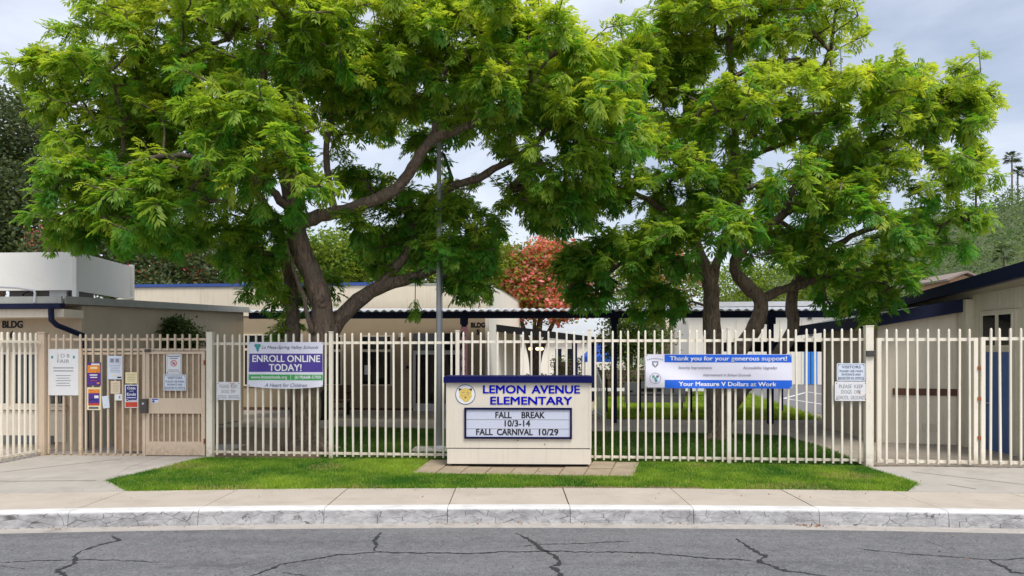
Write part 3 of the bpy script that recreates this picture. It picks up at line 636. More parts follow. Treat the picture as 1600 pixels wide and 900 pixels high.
L(bi).tube([(0, 0, 0), (0, 0, .05), (0, 0, .85), (0, 0, .9)], [.17, .19, .21, .17], 12).build('body', 'rail_dark', None, True); L(bi).tube([(0, 0, .9), (0, 0, .96), (0, 0, 1.0)], [.225, .225, .1], 12).build('lid', 'lock_grey')

# ------------------------------------------------------------------ right building
br = thing('school_building', 'beige wood-sided building with navy fascia and blue door at right edge', 'building', (9.9, 16.2, 0))
P1, P2, P3 = Vector((8.5, 20.3)), Vector((8.31, 16.8)), Vector((9.86, 16.35))
MB().seg(P2, P1, 0, 2.66, -0.15).build('wall', 'stucco_tan', br)  # shade on this side is put into the colour: darker stucco than the front
MB().seg(P2, P3, 0, 2.66, 0.15, 0, 3.0).build('wall', 'stucco_cream', br)
MB().seg((8.0, 16.62), (9.93, 16.06), 2.60, 2.87, 0.1, 2.95, 3.24).build('fascia', 'navy', br)
MB().add([(8.0, 16.73, 2.72), (9.93, 16.17, 3.09), (9.93, 21, 3.0), (8.0, 21, 2.62), (8.0, 16.73, 2.85), (9.93, 16.17, 3.22), (9.93, 21, 3.13), (8.0, 21, 2.75)], [(3,2,1,0),(4,5,6,7),(0,1,5,4),(1,2,6,5),(2,3,7,6),(3,0,4,7)]).build('roof', 'flashing', br)
MB().seg((8.0, 20.95), (8.0, 16.74), 2.50, 2.76, -0.05, 2.60, 2.86).build('fascia', 'navy', br)
XM = 9.97
MB().seg((XM + .03, 21.2), (XM + .03, 12.9), 0, 3.05, 0.2, 0, 3.6).build('wall', 'siding', br)
for k in range(26):
    ya = 16.02 - k * 0.122
    za = 3.38 - (ya - 14) * .045
    if 14.55 < ya < 15.78: MB().box(XM, XM + .029, ya - 0.112, ya, 2.93, za).build('board', 'siding', br)
    else: MB().box(XM, XM + .029, ya - 0.112, ya, 0.0, za).build('board', 'siding', br)
MB().box(9.5, XM - .003, 12.95, 21.2, 3.0, 3.02).build('soffit', 'siding', br) if False else None
MB().seg((9.5, 21.2), (9.5, 12.6), 2.88, 3.56, 0.06, 3.12, 3.84) if False else None
MB().add([(9.48, 21.2, 2.93), (9.48, 12.6, 3.56), (9.56, 12.6, 3.56), (9.56, 21.2, 2.93), (9.48, 21.2, 3.12), (9.48, 12.6, 3.84), (9.56, 12.6, 3.84), (9.56, 21.2, 3.12)], [(3,2,1,0),(4,5,6,7),(0,1,5,4),(1,2,6,5),(2,3,7,6),(3,0,4,7)]).build('fascia', 'navy', br)
MB().add([(9.562, 21.2, 3.02), (9.562, 12.6, 3.70), (19, 12.6, 3.72), (19, 21.2, 3.04), (9.562, 21.2, 3.10), (9.562, 12.6, 3.82), (19, 12.6, 3.86), (19, 21.2, 3.14)], [(3,2,1,0),(4,5,6,7),(0,1,5,4),(1,2,6,5),(2,3,7,6),(3,0,4,7)]).build('roof', 'flashing', br)
dw = MB().box(XM - .03, XM + .04, 14.60, 15.72, 0, 2.92).build('door_surround', 'siding', br)
dd = MB().box(XM - .045, XM + .02, 14.70, 15.58, 0.02, 2.06).build('door', 'door_blue', br)
MB().tube([(XM - .1, 15.5, 1.0), (XM - .1, 15.36, 1.0), (XM - .05, 15.36, 1.0)], .012, 6).build('handle', 'aluminium', dd)
for ya, yb in ((14.72, 15.08), (15.2, 15.58)):
    wi = MB().box(XM - .04, XM + .02, ya - .04, yb + .04, 2.16, 2.86).build('window', 'stucco_cream', br); MB().box(XM - .046, XM, ya, yb, 2.2, 2.82).build('pane', 'window_glass', wi)
u23 = (P3 - P2).normalized(); n23 = Vector((u23.y, -u23.x))
def rbox(px0, px1, y0, y1, t, name, m):
    a, b = on_line(px0, P2, P3), on_line(px1, P2, P3); return MB().seg((a.x + n23.x*t, a.y + n23.y*t), (b.x + n23.x*t, b.y + n23.y*t), ZP(y1, a.y), ZP(y0, a.y), t).build(name, m, br)
rbox(1395, 1497, 606.5, 617, 0.03, 'rail_board', 'brown_board')
for k in range(4): rbox(1440, 1464, 662 + k * 3.4, 664 + k * 3.4, 0.012, 'vent_louvre', 'siding')
rbox(1506, 1511, 586, 591, 0.03, 'wall_box', 'lock_grey')
MB().box(9.82, 9.98, 16.0, 16.3, 0, 3.2).build('corner_board', 'siding', br)
ob_ = thing('entrance_canopy', 'small dark flat canopy attached left of the right building', 'canopy', (7.6, 22.5, 0))
MB().box(6.9, 9.3, 22.2, 25.5, 2.05, 2.35).build('roof', 'rail_dark', ob_); MB().box(9.15, 9.25, 25.2, 25.35, 0, 2.04).build('post', 'navy', ob_); MB().box(7.0, 7.15, 25.2, 25.35, 0, 2.04).build('post', 'navy', ob_)

# ------------------------------------------------------------------ flagpole
fp = thing('flagpole', 'tall grey metal flagpole standing behind the fence left of the sign', 'flagpole', ((686 - 800) / FPX * 15.5, 15.5, 0))
L(fp).tube([(0, 0, 0), (0, 0, 3.0), (0, 0, 7.8)], [.062, .058, .04], 14).build('pole', 'steel_pole', None, True)
L(fp).box(-.55, .45, -.35, .45, -.02, .03).build('base_pad', 'concrete')
L(fp).tube([(0, 0, .031), (0, 0, .07), (0, 0, .1)], [.13, .12, .065], 14).build('collar', 'steel_pole')
L(fp).tube([(0, 0, 7.8), (0, 0, 7.84), (0, 0, 7.92), (0, 0, 7.96)], [.02, .07, .07, .02], 10).build('finial', 'aluminium')
L(fp).tube([(.075, -.03, 1.2), (.075, -.03, 7.7)], .005, 4).build('halyard', 'ink_grey')

# ------------------------------------------------------------------ fences and gates
def picket_mesh(w=0.033, h=2.40):
    b = MB(); hw = w / 2
    b.box(-hw, hw, -hw, hw, 0, h - .03); o = len(b.v)
    b.v += [(-hw*.5, -hw*.5, h), (hw*.5, -hw*.5, h), (hw*.5, hw*.5, h), (-hw*.5, hw*.5, h)]
    b.f.remove((4,5,6,7)); b.f += [(4,5,9,8),(5,6,10,9),(6,7,11,10),(7,4,8,11),(8,9,10,11)]
    me = bpy.data.meshes.new('picket'); me.from_pydata(b.v, [], b.f); me.update(); return me
PK = picket_mesh(); PK.materials.append(MATS['fence_paint'])
PKG = picket_mesh(0.034); PKG.materials.append(MATS['gate_paint'])
def picket(parent, x, z0, z1, me=PK, y=0.0, tilt=0.0):
    o = link('picket', me, parent, (x, y, z0)); o.scale = (1, 1, (z1 - z0) / 2.40); o.rotation_euler = (0, tilt + (random.uniform(-.012, .012) if random.random() < .15 else random.uniform(-.004, .004)), 0); return o
FA = G(330, 713.5); FB = G(1357, 727.5); FV = FB - FA; FLEN = FV.length; frz = math.atan2(FV.y, FV.x)
fence = thing('picket_fence', 'long cream steel picket fence running behind the sign across the lawn', 'fence', (FA.x, FA.y, 0), frz)
def lf(px, A=FA, rz=frz):
    p = on_line(px, FA, FB); return math.hypot(p.x - FA.x, p.y - FA.y) * (1 if p.x >= FA.x else -1)
def ftop(s): return 2.415 + 0.085 * s / FLEN
def FZ(px, py): return ZP(py, on_line(px, FA, FB).y)
posts = [lf(329), lf(517.5), lf(715), lf(921), lf(1139), lf(1357)]
for i, s in enumerate(posts):
    w = {0: .058, 5: .066}.get(i, .034)
    t = ftop(s) + (0.03 if i in (0, 5) else 0.015)
    po = L(fence).box(s - w, s + w, -w, w, -0.1, t).build('post', 'fence_paint')
    L(fence).box(s - w - .008, s + w + .008, -w - .008, w + .008, t, t + .015).build('cap', 'fence_paint', po)
for i in range(5):
    a, b = posts[i] + (.06 if i == 0 else .036), posts[i+1] - (.068 if i == 4 else .036)
    n = max(2, round((b - a) / 0.158))
    for k in range(n):
        s = a + (k + .5) * (b - a) / n; picket(fence, s, 0.035, ftop(s) - random.uniform(0, .012), PK, 0.0, random.uniform(-.003, .003))
    for z0, z1 in ((0.07, 0.115), (ftop(a) - .215, ftop(a) - .165)):
        L(fence).box(a, b, 0.021, 0.058, z0, z1).build('rail', 'fence_paint')
L(fence).box(posts[5] - .072, posts[5] + .072, -.11, -.067, FZ(1357, 557), FZ(1357, 548)).build('latch_box', 'lock_grey')
# right-hand vehicle gate: two leaves
def gate_leaf(name, label, s0, s1, kind_m='fence_paint'):
    o = thing(name, label, 'gate', tuple(FA + FV.normalized() * s0), frz, 'driveway gate leaves'); w = s1 - s0; t0 = ftop(s0) - .02
    for x in (0.035, w - .035): L(o).box(x - .035, x + .035, -.03, .03, .06, t0 - .16).build('frame_post', kind_m)
    for z in (.09, t0 - .19): L(o).box(.07, w - .07, -.025, .025, z - .028, z + .028).build('frame_rail', kind_m)
    n = round((w - .1) / .172)
    for k in range(n):
        x = .06 + (k + .5) * (w - .12) / n; picket(o, x, .05, t0 + .0, PK, -.046)
    return o
g1 = gate_leaf('gate_leaf', 'cream steel picket gate leaf hinged on the thick right post', lf(1370), lf(1527))
g2 = gate_leaf('gate_leaf', 'cream steel picket gate leaf at right edge before the blue door', lf(1532), lf(1532) + 2.0)
for z in (.5, 1.2, 1.75): L(g1).box(lf(1527) - lf(1370) - .01, lf(1527) - lf(1370) + .04, -.05, -.02, z, z + .06).build('hinge', 'rust')
# left entrance section, straight across
EA = G(72, 711); EB = G(322, 712.5); EV = EB - EA; erz = math.atan2(EV.y, EV.x); EL = EV.length
ent = thing('entrance_fence', 'tan steel picket panel with notices left of the pedestrian gate', 'fence', (EA.x, EA.y, 0), erz)
def le(px): p = on_line(px, EA, EB); return math.hypot(p.x - EA.x, p.y - EA.y) * (1 if p.x >= EA.x else -1)
def ZE(px, py): return ZP(py, on_line(px, EA, EB).y)
LE = {px: le(px) for px in (72, 128, 178, 228, 322)}
ez = ZE(150, 522)
for px, w in ((67.5, .065), (126.5, .03), (226, .03)):
    s = le(px); L(ent).box(s - w, s + w, -w, w, 0, ez + (.02 if px < 70 else -.3)).build('post', 'gate_paint')
L(ent).box(le(67.5) - .08, le(67.5) + .08, -.08, .08, ez + .0205, ez + .04).build('cap', 'gate_paint')
for (a, b, y0, y1) in ((73.5, 322, 528.5, 532), (73.5, 322, 544.5, 548), (73.5, 125, 710, 714), (129, 224, 709, 713), (129, 224, 550.5, 554)):
    L(ent).box(le(a), le(b), .019, .055, ZE(a, y1), ZE(a, y0)).build('rail', 'gate_paint')
for k in range(22):
    px = 76.5 + k * 11.6
    if abs(px - 126) < 4 or abs(px - 228) < 4: px += 3
    if px > 320: break
    picket(ent, le(px), .03 if px < 226 else ZE(px, 548), ZE(px, 522), PKG if px > 60 else PK)
L(ent).box(le(180), le(223), .06, .066, .08, ZE(200, 551)).build('mesh_panel', 'security_mesh')
# pedestrian gate
pg = thing('pedestrian_gate', 'tan steel pedestrian gate with solid kick plate and lock box', 'gate', tuple(EA + EV.normalized() * le(229)), erz)
gw = le(321) - le(229)
def zg(py): return ZE(275, py)
for x in (.035, gw - .035): L(pg).box(x - .035, x + .035, -.03, .03, zg(711), zg(549)).build('frame_post', 'gate_paint')
L(pg).box(.07, gw - .07, -.03, .03, zg(553), zg(549)).build('frame_rail', 'gate_paint')
L(pg).box(.07, gw - .07, -.034, .026, zg(646), zg(622)).build('lock_plate', 'gate_paint')
L(pg).box(.07, gw - .07, -.034, .026, zg(711), zg(690)).build('kick_plate', 'gate_paint')
for k in range(9):
    x = .07 + (k + .5) * (gw - .14) / 9
    for y0, y1 in ((553, 622), (646, 690)): L(pg).box(x - .014, x + .014, -.014, .014, zg(y1), zg(y0)).build('bar', 'gate_paint')
for y0, y1 in ((553, 622), (646, 690)): L(pg).box(.07, gw - .07, .02, .026, zg(y1), zg(y0)).build('mesh_panel', 'security_mesh')
lb = L(pg).box(-.07, .06, -.12, -.035, zg(645), zg(623)).build('lock_box', 'lock_grey')
L(pg).tube([(-.0, -.14, zg(630)), (-.0, -.12, zg(630))], .022, 10).build('keyhole', 'aluminium', lb)
st_ = flat(pg, 'sticker', .12, .26, zg(629), zg(622.5), 'paper_blue_white', -.0365); flat(pg, 'print', .13, .25, zg(624.5), zg(623), 'letter_blue', -.038); flat(pg, 'print', .14, .18, zg(628.5), zg(625.5), 'letter_blue', -.038)
for y in (570, 692): L(pg).tube([(gw + .0, -.04, zg(y)), (gw + .0, -.04, zg(y - 7))], .02, 8).build('hinge', 'rust')
L(pg).box(0.0, .10, -.08, -.031, zg(550), zg(545.5)).build('closer', 'lock_grey')
# side fence running towards the street
SA = EA + EV.normalized() * le(67.5) + Vector((-.03, -.1, 0)); SB = Vector((-9.75, 11.9, 0)); SV = SB - SA; SL = SV.length
sf = thing('side_fence', 'cream steel picket fence turning toward the street at left edge', 'fence', (SA.x, SA.y, 0), math.atan2(SV.y, SV.x))
for k in range(int(SL / .142)): picket(sf, .06 + k * .142, .03, 2.44, PK)
for z in (.08, 2.24): L(sf).box(0, SL, .019, .055, z, z + .045).build('rail', 'fence_paint')
L(sf).box(SL - .06, SL + .06, -.06, .06, 0, 2.48).build('post', 'fence_paint')
# ------------------------------------------------------------------ monument sign
SD = 13.3
sg = thing('school_sign', 'cream monument sign with blue cap and changeable letter board', 'sign', ((810.5 - 800) / FPX * SD, SD, 0), R(-1.6))
def sx(px): return (px - 810.5) / FPX * SD
def sz(py): return ZP(py, SD)
L(sg).box(-1.22, 1.22, .08, .52, -.01, .05).build('shadow_gap_base', 'dark_void')  # recessed base, coloured black to stand for the shadow gap under the sign
L(sg).box(sx(698.5), sx(922.5), 0.0, .6, .05, sz(701.6)).build('plinth', 'sign_cream')
L(sg).box(sx(700), sx(921), .012, .59, sz(701.5), sz(700.2)).build('seam', 'dark_void')
L(sg).box(sx(696.5), sx(924.0), 0.004, .6, sz(700.1), sz(598)).build('cabinet', 'sign_cream')
L(sg).box(sx(697.5), sx(700.5), -.004, .003, sz(700), sz(598.5)).build('edge_trim', 'sign_cream')
L(sg).box(sx(920), sx(923), -.004, .003, sz(700), sz(598.5)).build('edge_trim', 'sign_cream')
cap = MB()
L(sg).box(sx(693), sx(926.5), -.05, .65, sz(597.9), sz(589.5)).build('cap', 'sign_blue')
L(sg).box(sx(694), sx(925.5), -.042, .642, sz(589.4), sz(588)).build('cap_lip', 'sign_blue')
fr = L(sg)
X0, X1, Zb, Zt = sx(725.5), sx(893.5), sz(685.5), sz(637)
fr.box(X0, X1, -.03, .003, Zt - .035, Zt).box(X0, X1, -.03, .003, Zb, Zb + .035).box(X0, X0 + .035, -.0295, .003, Zb + .035, Zt - .035).box(X1 - .035, X1, -.0295, .003, Zb + .035, Zt - .035)
fo = fr.build('board_frame', 'frame_blue')
L(sg).box(X0 + .035, X1 - .035, -.008, .003, Zb + .035, Zt - .035).build('letter_board', 'sign_panel_white')
for py in (655, 669.5): L(sg).box(X0 + .04, X1 - .04, -.013, -.0085, sz(py) - .005, sz(py) + .005).build('letter_track', 'aluminium')
def line(s, pa, pb, yb, yt, m='ink_black', bold=.022, y=-.012, depth=0): return text(sg, s, sx((pa + pb) / 2), sz(yb), sz(yt) - sz(yb), sx(pb) - sx(pa), m, y, bold)
line('FALL', 774, 799.5, 653, 643.5); line('BREAK', 815, 851, 653, 643.5)
line('10/3-14', 788.5, 828.5, 666, 656.5)
line('FALL', 744, 770, 679.5, 670); line('CARNIVAL', 776.5, 832.5, 679.5, 670); line('10/29', 842, 872.5, 679.5, 670)
line('LEMON', 754.5, 821.5, 614.3, 602, 'letter_blue', .03, -.004); line('AVENUE', 830.5, 906, 614.3, 602, 'letter_blue', .03, -.004)
line('ELEMENTARY', 766, 894, 631.8, 619.7, 'letter_blue', .03, -.004)
def disc(parent, name, cx, cz, r0, r1, y, mat, n=40, sxx=1.0):
    b = L(parent); vs = []; fs = []
    for i in range(n):
        t = 2 * math.pi * i / n
        vs += [(cx + r0 * math.cos(t) * sxx, y, cz + r0 * math.sin(t)), (cx + r1 * math.cos(t) * sxx, y, cz + r1 * math.sin(t))]
    for i in range(n):
        j = (i + 1) % n; fs.append((2*i, 2*i+1, 2*j+1, 2*j))
    if r0 <= 0: vs = [(cx + r1 * math.cos(2*math.pi*i/n) * sxx, y, cz + r1 * math.sin(2*math.pi*i/n)) for i in range(n)]; fs = [tuple(range(n))[::-1]]
    b.add(vs, fs); return b.build(name, mat)
cx_, cz_ = sx(727), sz(616.5); r_ = .182
em = disc(sg, 'emblem', cx_, cz_, 0, r_, .001, 'paper_white'); disc(sg, 'emblem_ring', cx_, cz_, r_ - .012, r_, -.0015, 'ink_slate')
pts = [(-.085,.10),(-.05,.105),(0,.115),(.05,.105),(.085,.10),(.115,.06),(.11,.0),(.12,-.04),(.085,-.08),(.06,-.12),(.01,-.14),(-.04,-.12),(-.07,-.08),(-.11,-.05),(-.105,.0),(-.115,.055)]
L(sg).add([(cx_ + x, -.001, cz_ + z) for x, z in pts], [tuple(range(len(pts)))]).build('emblem_face', 'cat_yellow')
for s in (-1, 1):
    L(sg).add([(cx_ + s*.06, -.003, cz_ + .10), (cx_ + s*.12, -.003, cz_ + .115), (cx_ + s*.115, -.003, cz_ + .06)], [(0,1,2)]).build('emblem_ear', 'ink_black')
    L(sg).add([(cx_ + s*.025, -.003, cz_ + .03), (cx_ + s*.065, -.003, cz_ + .045), (cx_ + s*.06, -.003, cz_ + .03)], [(0,1,2)]).build('emblem_eye', 'ink_slate')
L(sg).add([(cx_ - .02, -.003, cz_ - .045), (cx_ + .025, -.003, cz_ - .045), (cx_ + .005, -.003, cz_ - .075)], [(0,1,2)]).build('emblem_nose', 'brown_board')
for k in range(14):
    a = random.uniform(0, 6.28); q = random.uniform(.03, .095); x, z = cx_ + q * math.cos(a), cz_ + q * math.sin(a) * .9
    L(sg).box(x - .007, x + .007, -.0032, -.003, z - .003, z + .004).build('emblem_spot', 'wood')
for px, py in ((809, 688), (851, 694)): L(sg).box(sx(px) - .008, sx(px) + .008, -.006, .003, sz(py) - .008, sz(py) + .008).build('bolt', 'lock_grey')

# ------------------------------------------------------------------ banners
def cloth(parent, name, x0, x1, z0, z1, mat, f, off, nx=40, nz=14, edge=None, top=None):
    b = L(parent); vs = []; fs = []
    for j in range(nz + 1):
        for i in range(nx + 1):
            x = x0 + (x1 - x0) * i / nx; lo = z0 + (edge(x) if edge else 0); hi = z1 + (top(x) if top else 0); z = lo + (hi - lo) * j / nz
            vs.append((x, f(x, z) + off, z))
    for j in range(nz):
        for i in range(nx): a = j * (nx + 1) + i; fs.append((a, a + 1, a + nx + 2, a + nx + 1))
    b.add(vs, fs); o = b.build(name, mat, None, True)
    return o
def warp(o, f, off):
    for v in o.data.vertices: v.co.y = f(v.co.x, v.co.z) + off
    return o
def grommets(parent, pts, f):
    for x, z in pts: disc(parent, 'grommet', x, z, .006, .016, f(x, z) - .004, 'aluminium', 12)
c0 = on_line(447.5, FA, FB)
bn1 = thing('vinyl_banner', 'white, purple and green banner reading ENROLL ONLINE TODAY on the fence', 'banner', (c0.x, c0.y - .045, 0), frz)
k1 = c0.y / FPX
def bx(px): return (px - 447.5) * k1
def bz(py): return ZP(py, c0.y)
f1 = lambda x, z: .014 * math.sin(x * 5 + z * 2) + .010 * math.sin(x * 11 - z * 8) - .02
w_ = bx(507.5)
ed = lambda x: -.045 * (1 - (x / w_)**2)
cl1 = cloth(bn1, 'sheet', bx(388), w_, bz(603.5), bz(534.5), 'vinyl_white', f1, 0, edge=ed)
cloth(bn1, 'purple_band', bx(389), bx(507), bz(581), bz(552.5), 'purple', f1, -.003); cloth(bn1, 'green_band', bx(389), bx(507), bz(593.8), bz(585), 'green_band', f1, -.003, nz=3)
def bt(s, pa, pb, yb, yt, m, bold=.0, sh=0.0): return warp(text(bn1, s, bx((pa + pb) / 2), bz(yb), bz(yt) - bz(yb), bx(pb) - bx(pa), m, 0, bold, sh), f1, -.007)
bt('ENROLL ONLINE', 394, 503.5, 565.3, 555, 'ink_white', .022); bt('TODAY!', 420.5, 474, 579.3, 568.7, 'ink_white', .022)
bt('www.lmsvschools.org', 392.5, 450.5, 591.3, 586.6, 'ink_white', .02); bt('(619)668-5700', 463, 504, 591.3, 586.6, 'ink_white', .02)
bt('A Heart for Children', 414, 483, 604.3, 598.5, 'ink_slate', 0, .35); bt('La Mesa-Spring Valley Schools', 409.5, 500, 545, 540, 'ink_slate', -.006, .3)
warp(flat(bn1, 'divider', bx(456.2), bx(456.8), bz(593.5), bz(585.3), 'ink_white'), f1, -.0065)
for dx, dz, m in ((-.03, .03, 'ink_teal'), (.03, .03, 'ink_green'), (0, -.02, 'ink_teal')): warp(disc(bn1, 'logo', bx(402.3) + dx, bz(542.5) + dz, 0, .036, -.0065, m, 14), f1, -.0065)
warp(L(bn1).add([(bx(400), 0, bz(547)), (bx(405), 0, bz(547)), (bx(402.5), 0, bz(550))], [(0,1,2)]).build('logo', 'ink_teal'), f1, -.0065)
grommets(bn1, [(bx(389.5), bz(535.8)), (bx(506.5), bz(535.8)), (bx(389.5), bz(602)), (bx(506.5), bz(602))], f1)

c1 = on_line(1121, FA, FB)
bn2 = thing('vinyl_banner', 'long blue and white banner thanking for support, tied to the fence', 'banner', (c1.x, c1.y - .05, 0), frz)
k2 = c1.y / FPX
def cx2(px): return (px - 1121) * k2
def cz2(py): return ZP(py, c1.y)
f2 = lambda x, z: .014 * math.sin(x * 3.1 + z * 5) + .015 * math.sin((x * 1.2 + z * 3.2) * 3.0) * max(0, min(1, (.4 - x))) - .03
cloth(bn2, 'sheet', cx2(1009), cx2(1232), cz2(605.5), cz2(553.5), 'vinyl_white', f2, 0, 60, 18)
cloth(bn2, 'blue_band', cx2(1038.5), cx2(1231.5), cz2(566), cz2(554), 'banner_blue', f2, -.003, 60, 5); cloth(bn2, 'blue_band', cx2(1038.5), cx2(1231.5), cz2(606.5), cz2(593.5), 'banner_blue', f2, -.003, 60, 5)
def bt2(s, pa, pb, yb, yt, m, bold=.0, sh=0.0): return warp(text(bn2, s, cx2((pa + pb) / 2), cz2(yb), cz2(yt) - cz2(yb), cx2(pb) - cx2(pa), m, 0, bold, sh), f2, -.007)
bt2('Thank you for your generous support!', 1046.5, 1224.5, 563, 556.5, 'ink_white', .022); bt2('Your Measure V Dollars at Work', 1060, 1208, 602.8, 596.3, 'ink_white', .022)
bt2('Security Improvements', 1060, 1111, 576.3, 572, 'ink_slate', 0, .2); bt2('Accessibility Upgrades', 1158, 1209, 576.3, 572, 'ink_slate', 0, .2); bt2('Improvement in School Grounds', 1098, 1170, 587.6, 583.4, 'ink_slate', 0, .3)
lx, lz = cx2(1024), cz2(568.5)
warp(L(bn2).add([(lx - .06, 0, lz + .05), (lx + .06, 0, lz + .05), (lx + .055, 0, lz - .02), (lx, 0, lz - .07), (lx - .055, 0, lz - .02)], [(0,1,2,3,4)][::1]).build('shield_logo', 'ink_grey'), f2, -.005)
warp(L(bn2).add([(lx - .035, 0, lz + .02), (lx + .035, 0, lz + .02), (lx, 0, lz - .045)], [(0,1,2)]).build('shield_mark', 'vinyl_white'), f2, -.007)
for k in range(9):
    t = (k - 4) / 4; x = lx + .135 * t; z = lz + .075 + .022 * (1 - t * t); warp(L(bn2).box(x - .010, x + .010, 0, .0004, z - .008, z + .010).build('logo_print', 'ink_grey'), f2, -.005)
lz2 = cz2(591)
warp(disc(bn2, 'round_logo', lx, lz2, .095, .102, 0, 'ink_grey', 30), f2, -.005)
for dx, dz, m in ((-.035, .035, 'ink_green'), (.04, .035, 'ink_slate'), (0, -.005, 'ink_teal'), (.015, -.045, 'ink_teal')): warp(disc(bn2, 'logo_mark', lx + dx, lz2 + dz, 0, .024, 0, m, 10), f2, -.006)
grommets(bn2, [(cx2(1011), cz2(555)), (cx2(1230), cz2(555.5)), (cx2(1011), cz2(604)), (cx2(1230), cz2(605))], f2)

# ------------------------------------------------------------------ metal notices on the main fence
def notice(label, px0, px1, y0, y1, mat, lines, A=FA, B=FB, rz=frz, name='metal_sign', cat='sign', off=.06, border=None, rnd=.02, group=None, tilt=0.0):
    pm_ = (px0 + px1) / 2; c = on_line(pm_, A, B); k = c.y / FPX
    o = thing(name, label, cat, (c.x + math.sin(rz) * off, c.y - math.cos(rz) * off, 0), rz, group)
    if tilt: o.rotation_euler = (0, 0, rz)
    X0, X1, Z0, Z1 = (px0 - pm_) * k, (px1 - pm_) * k, ZP(y1, c.y), ZP(y0, c.y)
    cor = []
    for (cx, cz, a0) in ((X1 - rnd, Z0 + rnd, -90), (X1 - rnd, Z1 - rnd, 0), (X0 + rnd, Z1 - rnd, 90), (X0 + rnd, Z0 + rnd, 180)):
        for j in range(4): t = R(a0 + 30 * j); cor.append((cx + rnd * math.cos(t), cz + rnd * math.sin(t)))
    if tilt:
        cxm, czm = (X0 + X1) / 2, (Z0 + Z1) / 2; ct, s_ = math.cos(tilt), math.sin(tilt); cor = [(cxm + (x - cxm) * ct - (z - czm) * s_, czm + (x - cxm) * s_ + (z - czm) * ct) for x, z in cor]
    n = len(cor); th = .002 if cat == 'sign' else .0012
    def bow(x, z): return (.004 * math.sin(9 * x + 4 * z) if cat != 'sign' else 0)
    L(o).add([(x, 0, z) for x, z in cor] + [(x, th, z) for x, z in cor], [tuple(range(n)), tuple(range(n, 2 * n))[::-1]] + [(i, n + i, n + (i + 1) % n, (i + 1) % n) for i in range(n)]).build('plate' if cat == 'sign' else 'sheet', mat)
    if border:
        i_ = .018
        b = L(o)
        for (a, b_, c_, d) in ((X0 + i_, X1 - i_, Z1 - i_ - .006, Z1 - i_), (X0 + i_, X1 - i_, Z0 + i_, Z0 + i_ + .006), (X0 + i_, X0 + i_ + .006, Z0 + i_ + .006, Z1 - i_ - .006), (X1 - i_ - .006, X1 - i_, Z0 + i_ + .006, Z1 - i_ - .006)):
            b.box(a, b_, -.001, -.0004, c_, d)
        b.build('border', border)
    for s, fx, fw, fz, fh, m, bold in lines:      # fractions of the plate: centre x, width, baseline, height
        w, h = X1 - X0, Z1 - Z0
        if s is None: flat(o, 'print', X0 + w * (fx - fw / 2), X0 + w * (fx + fw / 2), Z0 + h * fz, Z0 + h * (fz + fh), m, -.0016 - bold)
        else: text(o, s, X0 + w * fx, Z0 + h * fz, h * fh, w * fw, m, -.0022, bold)
    if cat == 'sign':
        for x in (X0 + .03, X1 - .03):
            for z in (Z0 + .03, Z1 - .03): disc(o, 'bolt', x, z, 0, .009, -.003, 'lock_grey', 8)
    return o, (X0, X1, Z0, Z1)
VIS = [('VISITORS', .5, .66, .72, .15, 'ink_slate', .01), ('PLEASE USE MAIN', .5, .80, .50, .12, 'ink_slate', .004), ('ENTRANCE AND', .5, .66, .31, .12, 'ink_slate', .004), ('REGISTER IN OFFICE', .5, .88, .11, .12, 'ink_slate', .004)]
DOG = [('PLEASE  KEEP', .5, .74, .66, .19, 'ink_grey', .0), ('DOGS  OFF', .5, .60, .38, .18, 'ink_grey', .0), ('SCHOOL  GROUNDS', .5, .9, .08, .19, 'ink_grey', .0)]
notice('blue-white VISITORS sign above the rusty dog sign beside the thick right post', 1306.5, 1349.5, 567.5, 595, 'paper_blue_white', VIS, border='ink_grey')
notice('rusty white dogs-off sign below the VISITORS sign at the thick right post', 1303.5, 1352, 596, 626, 'rusty_white', DOG)
notice('rusty white dogs-off sign alone on the fence right of the pedestrian gate', 340, 378.5, 596.5, 624.5, 'rusty_white', DOG)
gA, gB = EA, EB
ko = .085
notice('blue-white VISITORS sign on the tan pedestrian gate', 257, 293, 585, 610, 'paper_blue_white', VIS, gA, gB, erz, off=.045, border='ink_grey')
o, bb = notice('tall white prohibition sign with red circle at top of the pedestrian gate', 261, 285.5, 553.5, 584.5, 'paper_white', [(None, .5, .7, .86, .04, 'ink_slate', 0), (None, .5, .5, .77, .035, 'ink_slate', 0), (None, .5, .7, .2, .03, 'ink_grey', 0), (None, .5, .7, .13, .03, 'ink_grey', 0)], gA, gB, erz, off=.045, border='ink_grey')
zc = (bb[2] + bb[3]) / 2 + .02; disc(o, 'red_ring', 0, zc, .05, .064, -.002, 'ink_red', 24)
L(o).add([(-.045, -.0022, zc + .035), (-.035, -.0022, zc + .045), (.045, -.0022, zc - .035), (.035, -.0022, zc - .045)], [(0,3,2,1)]).build('red_slash', 'ink_red')
disc(o, 'pictogram', 0, zc - .005, 0, .028, -.0017, 'ink_grey', 12)

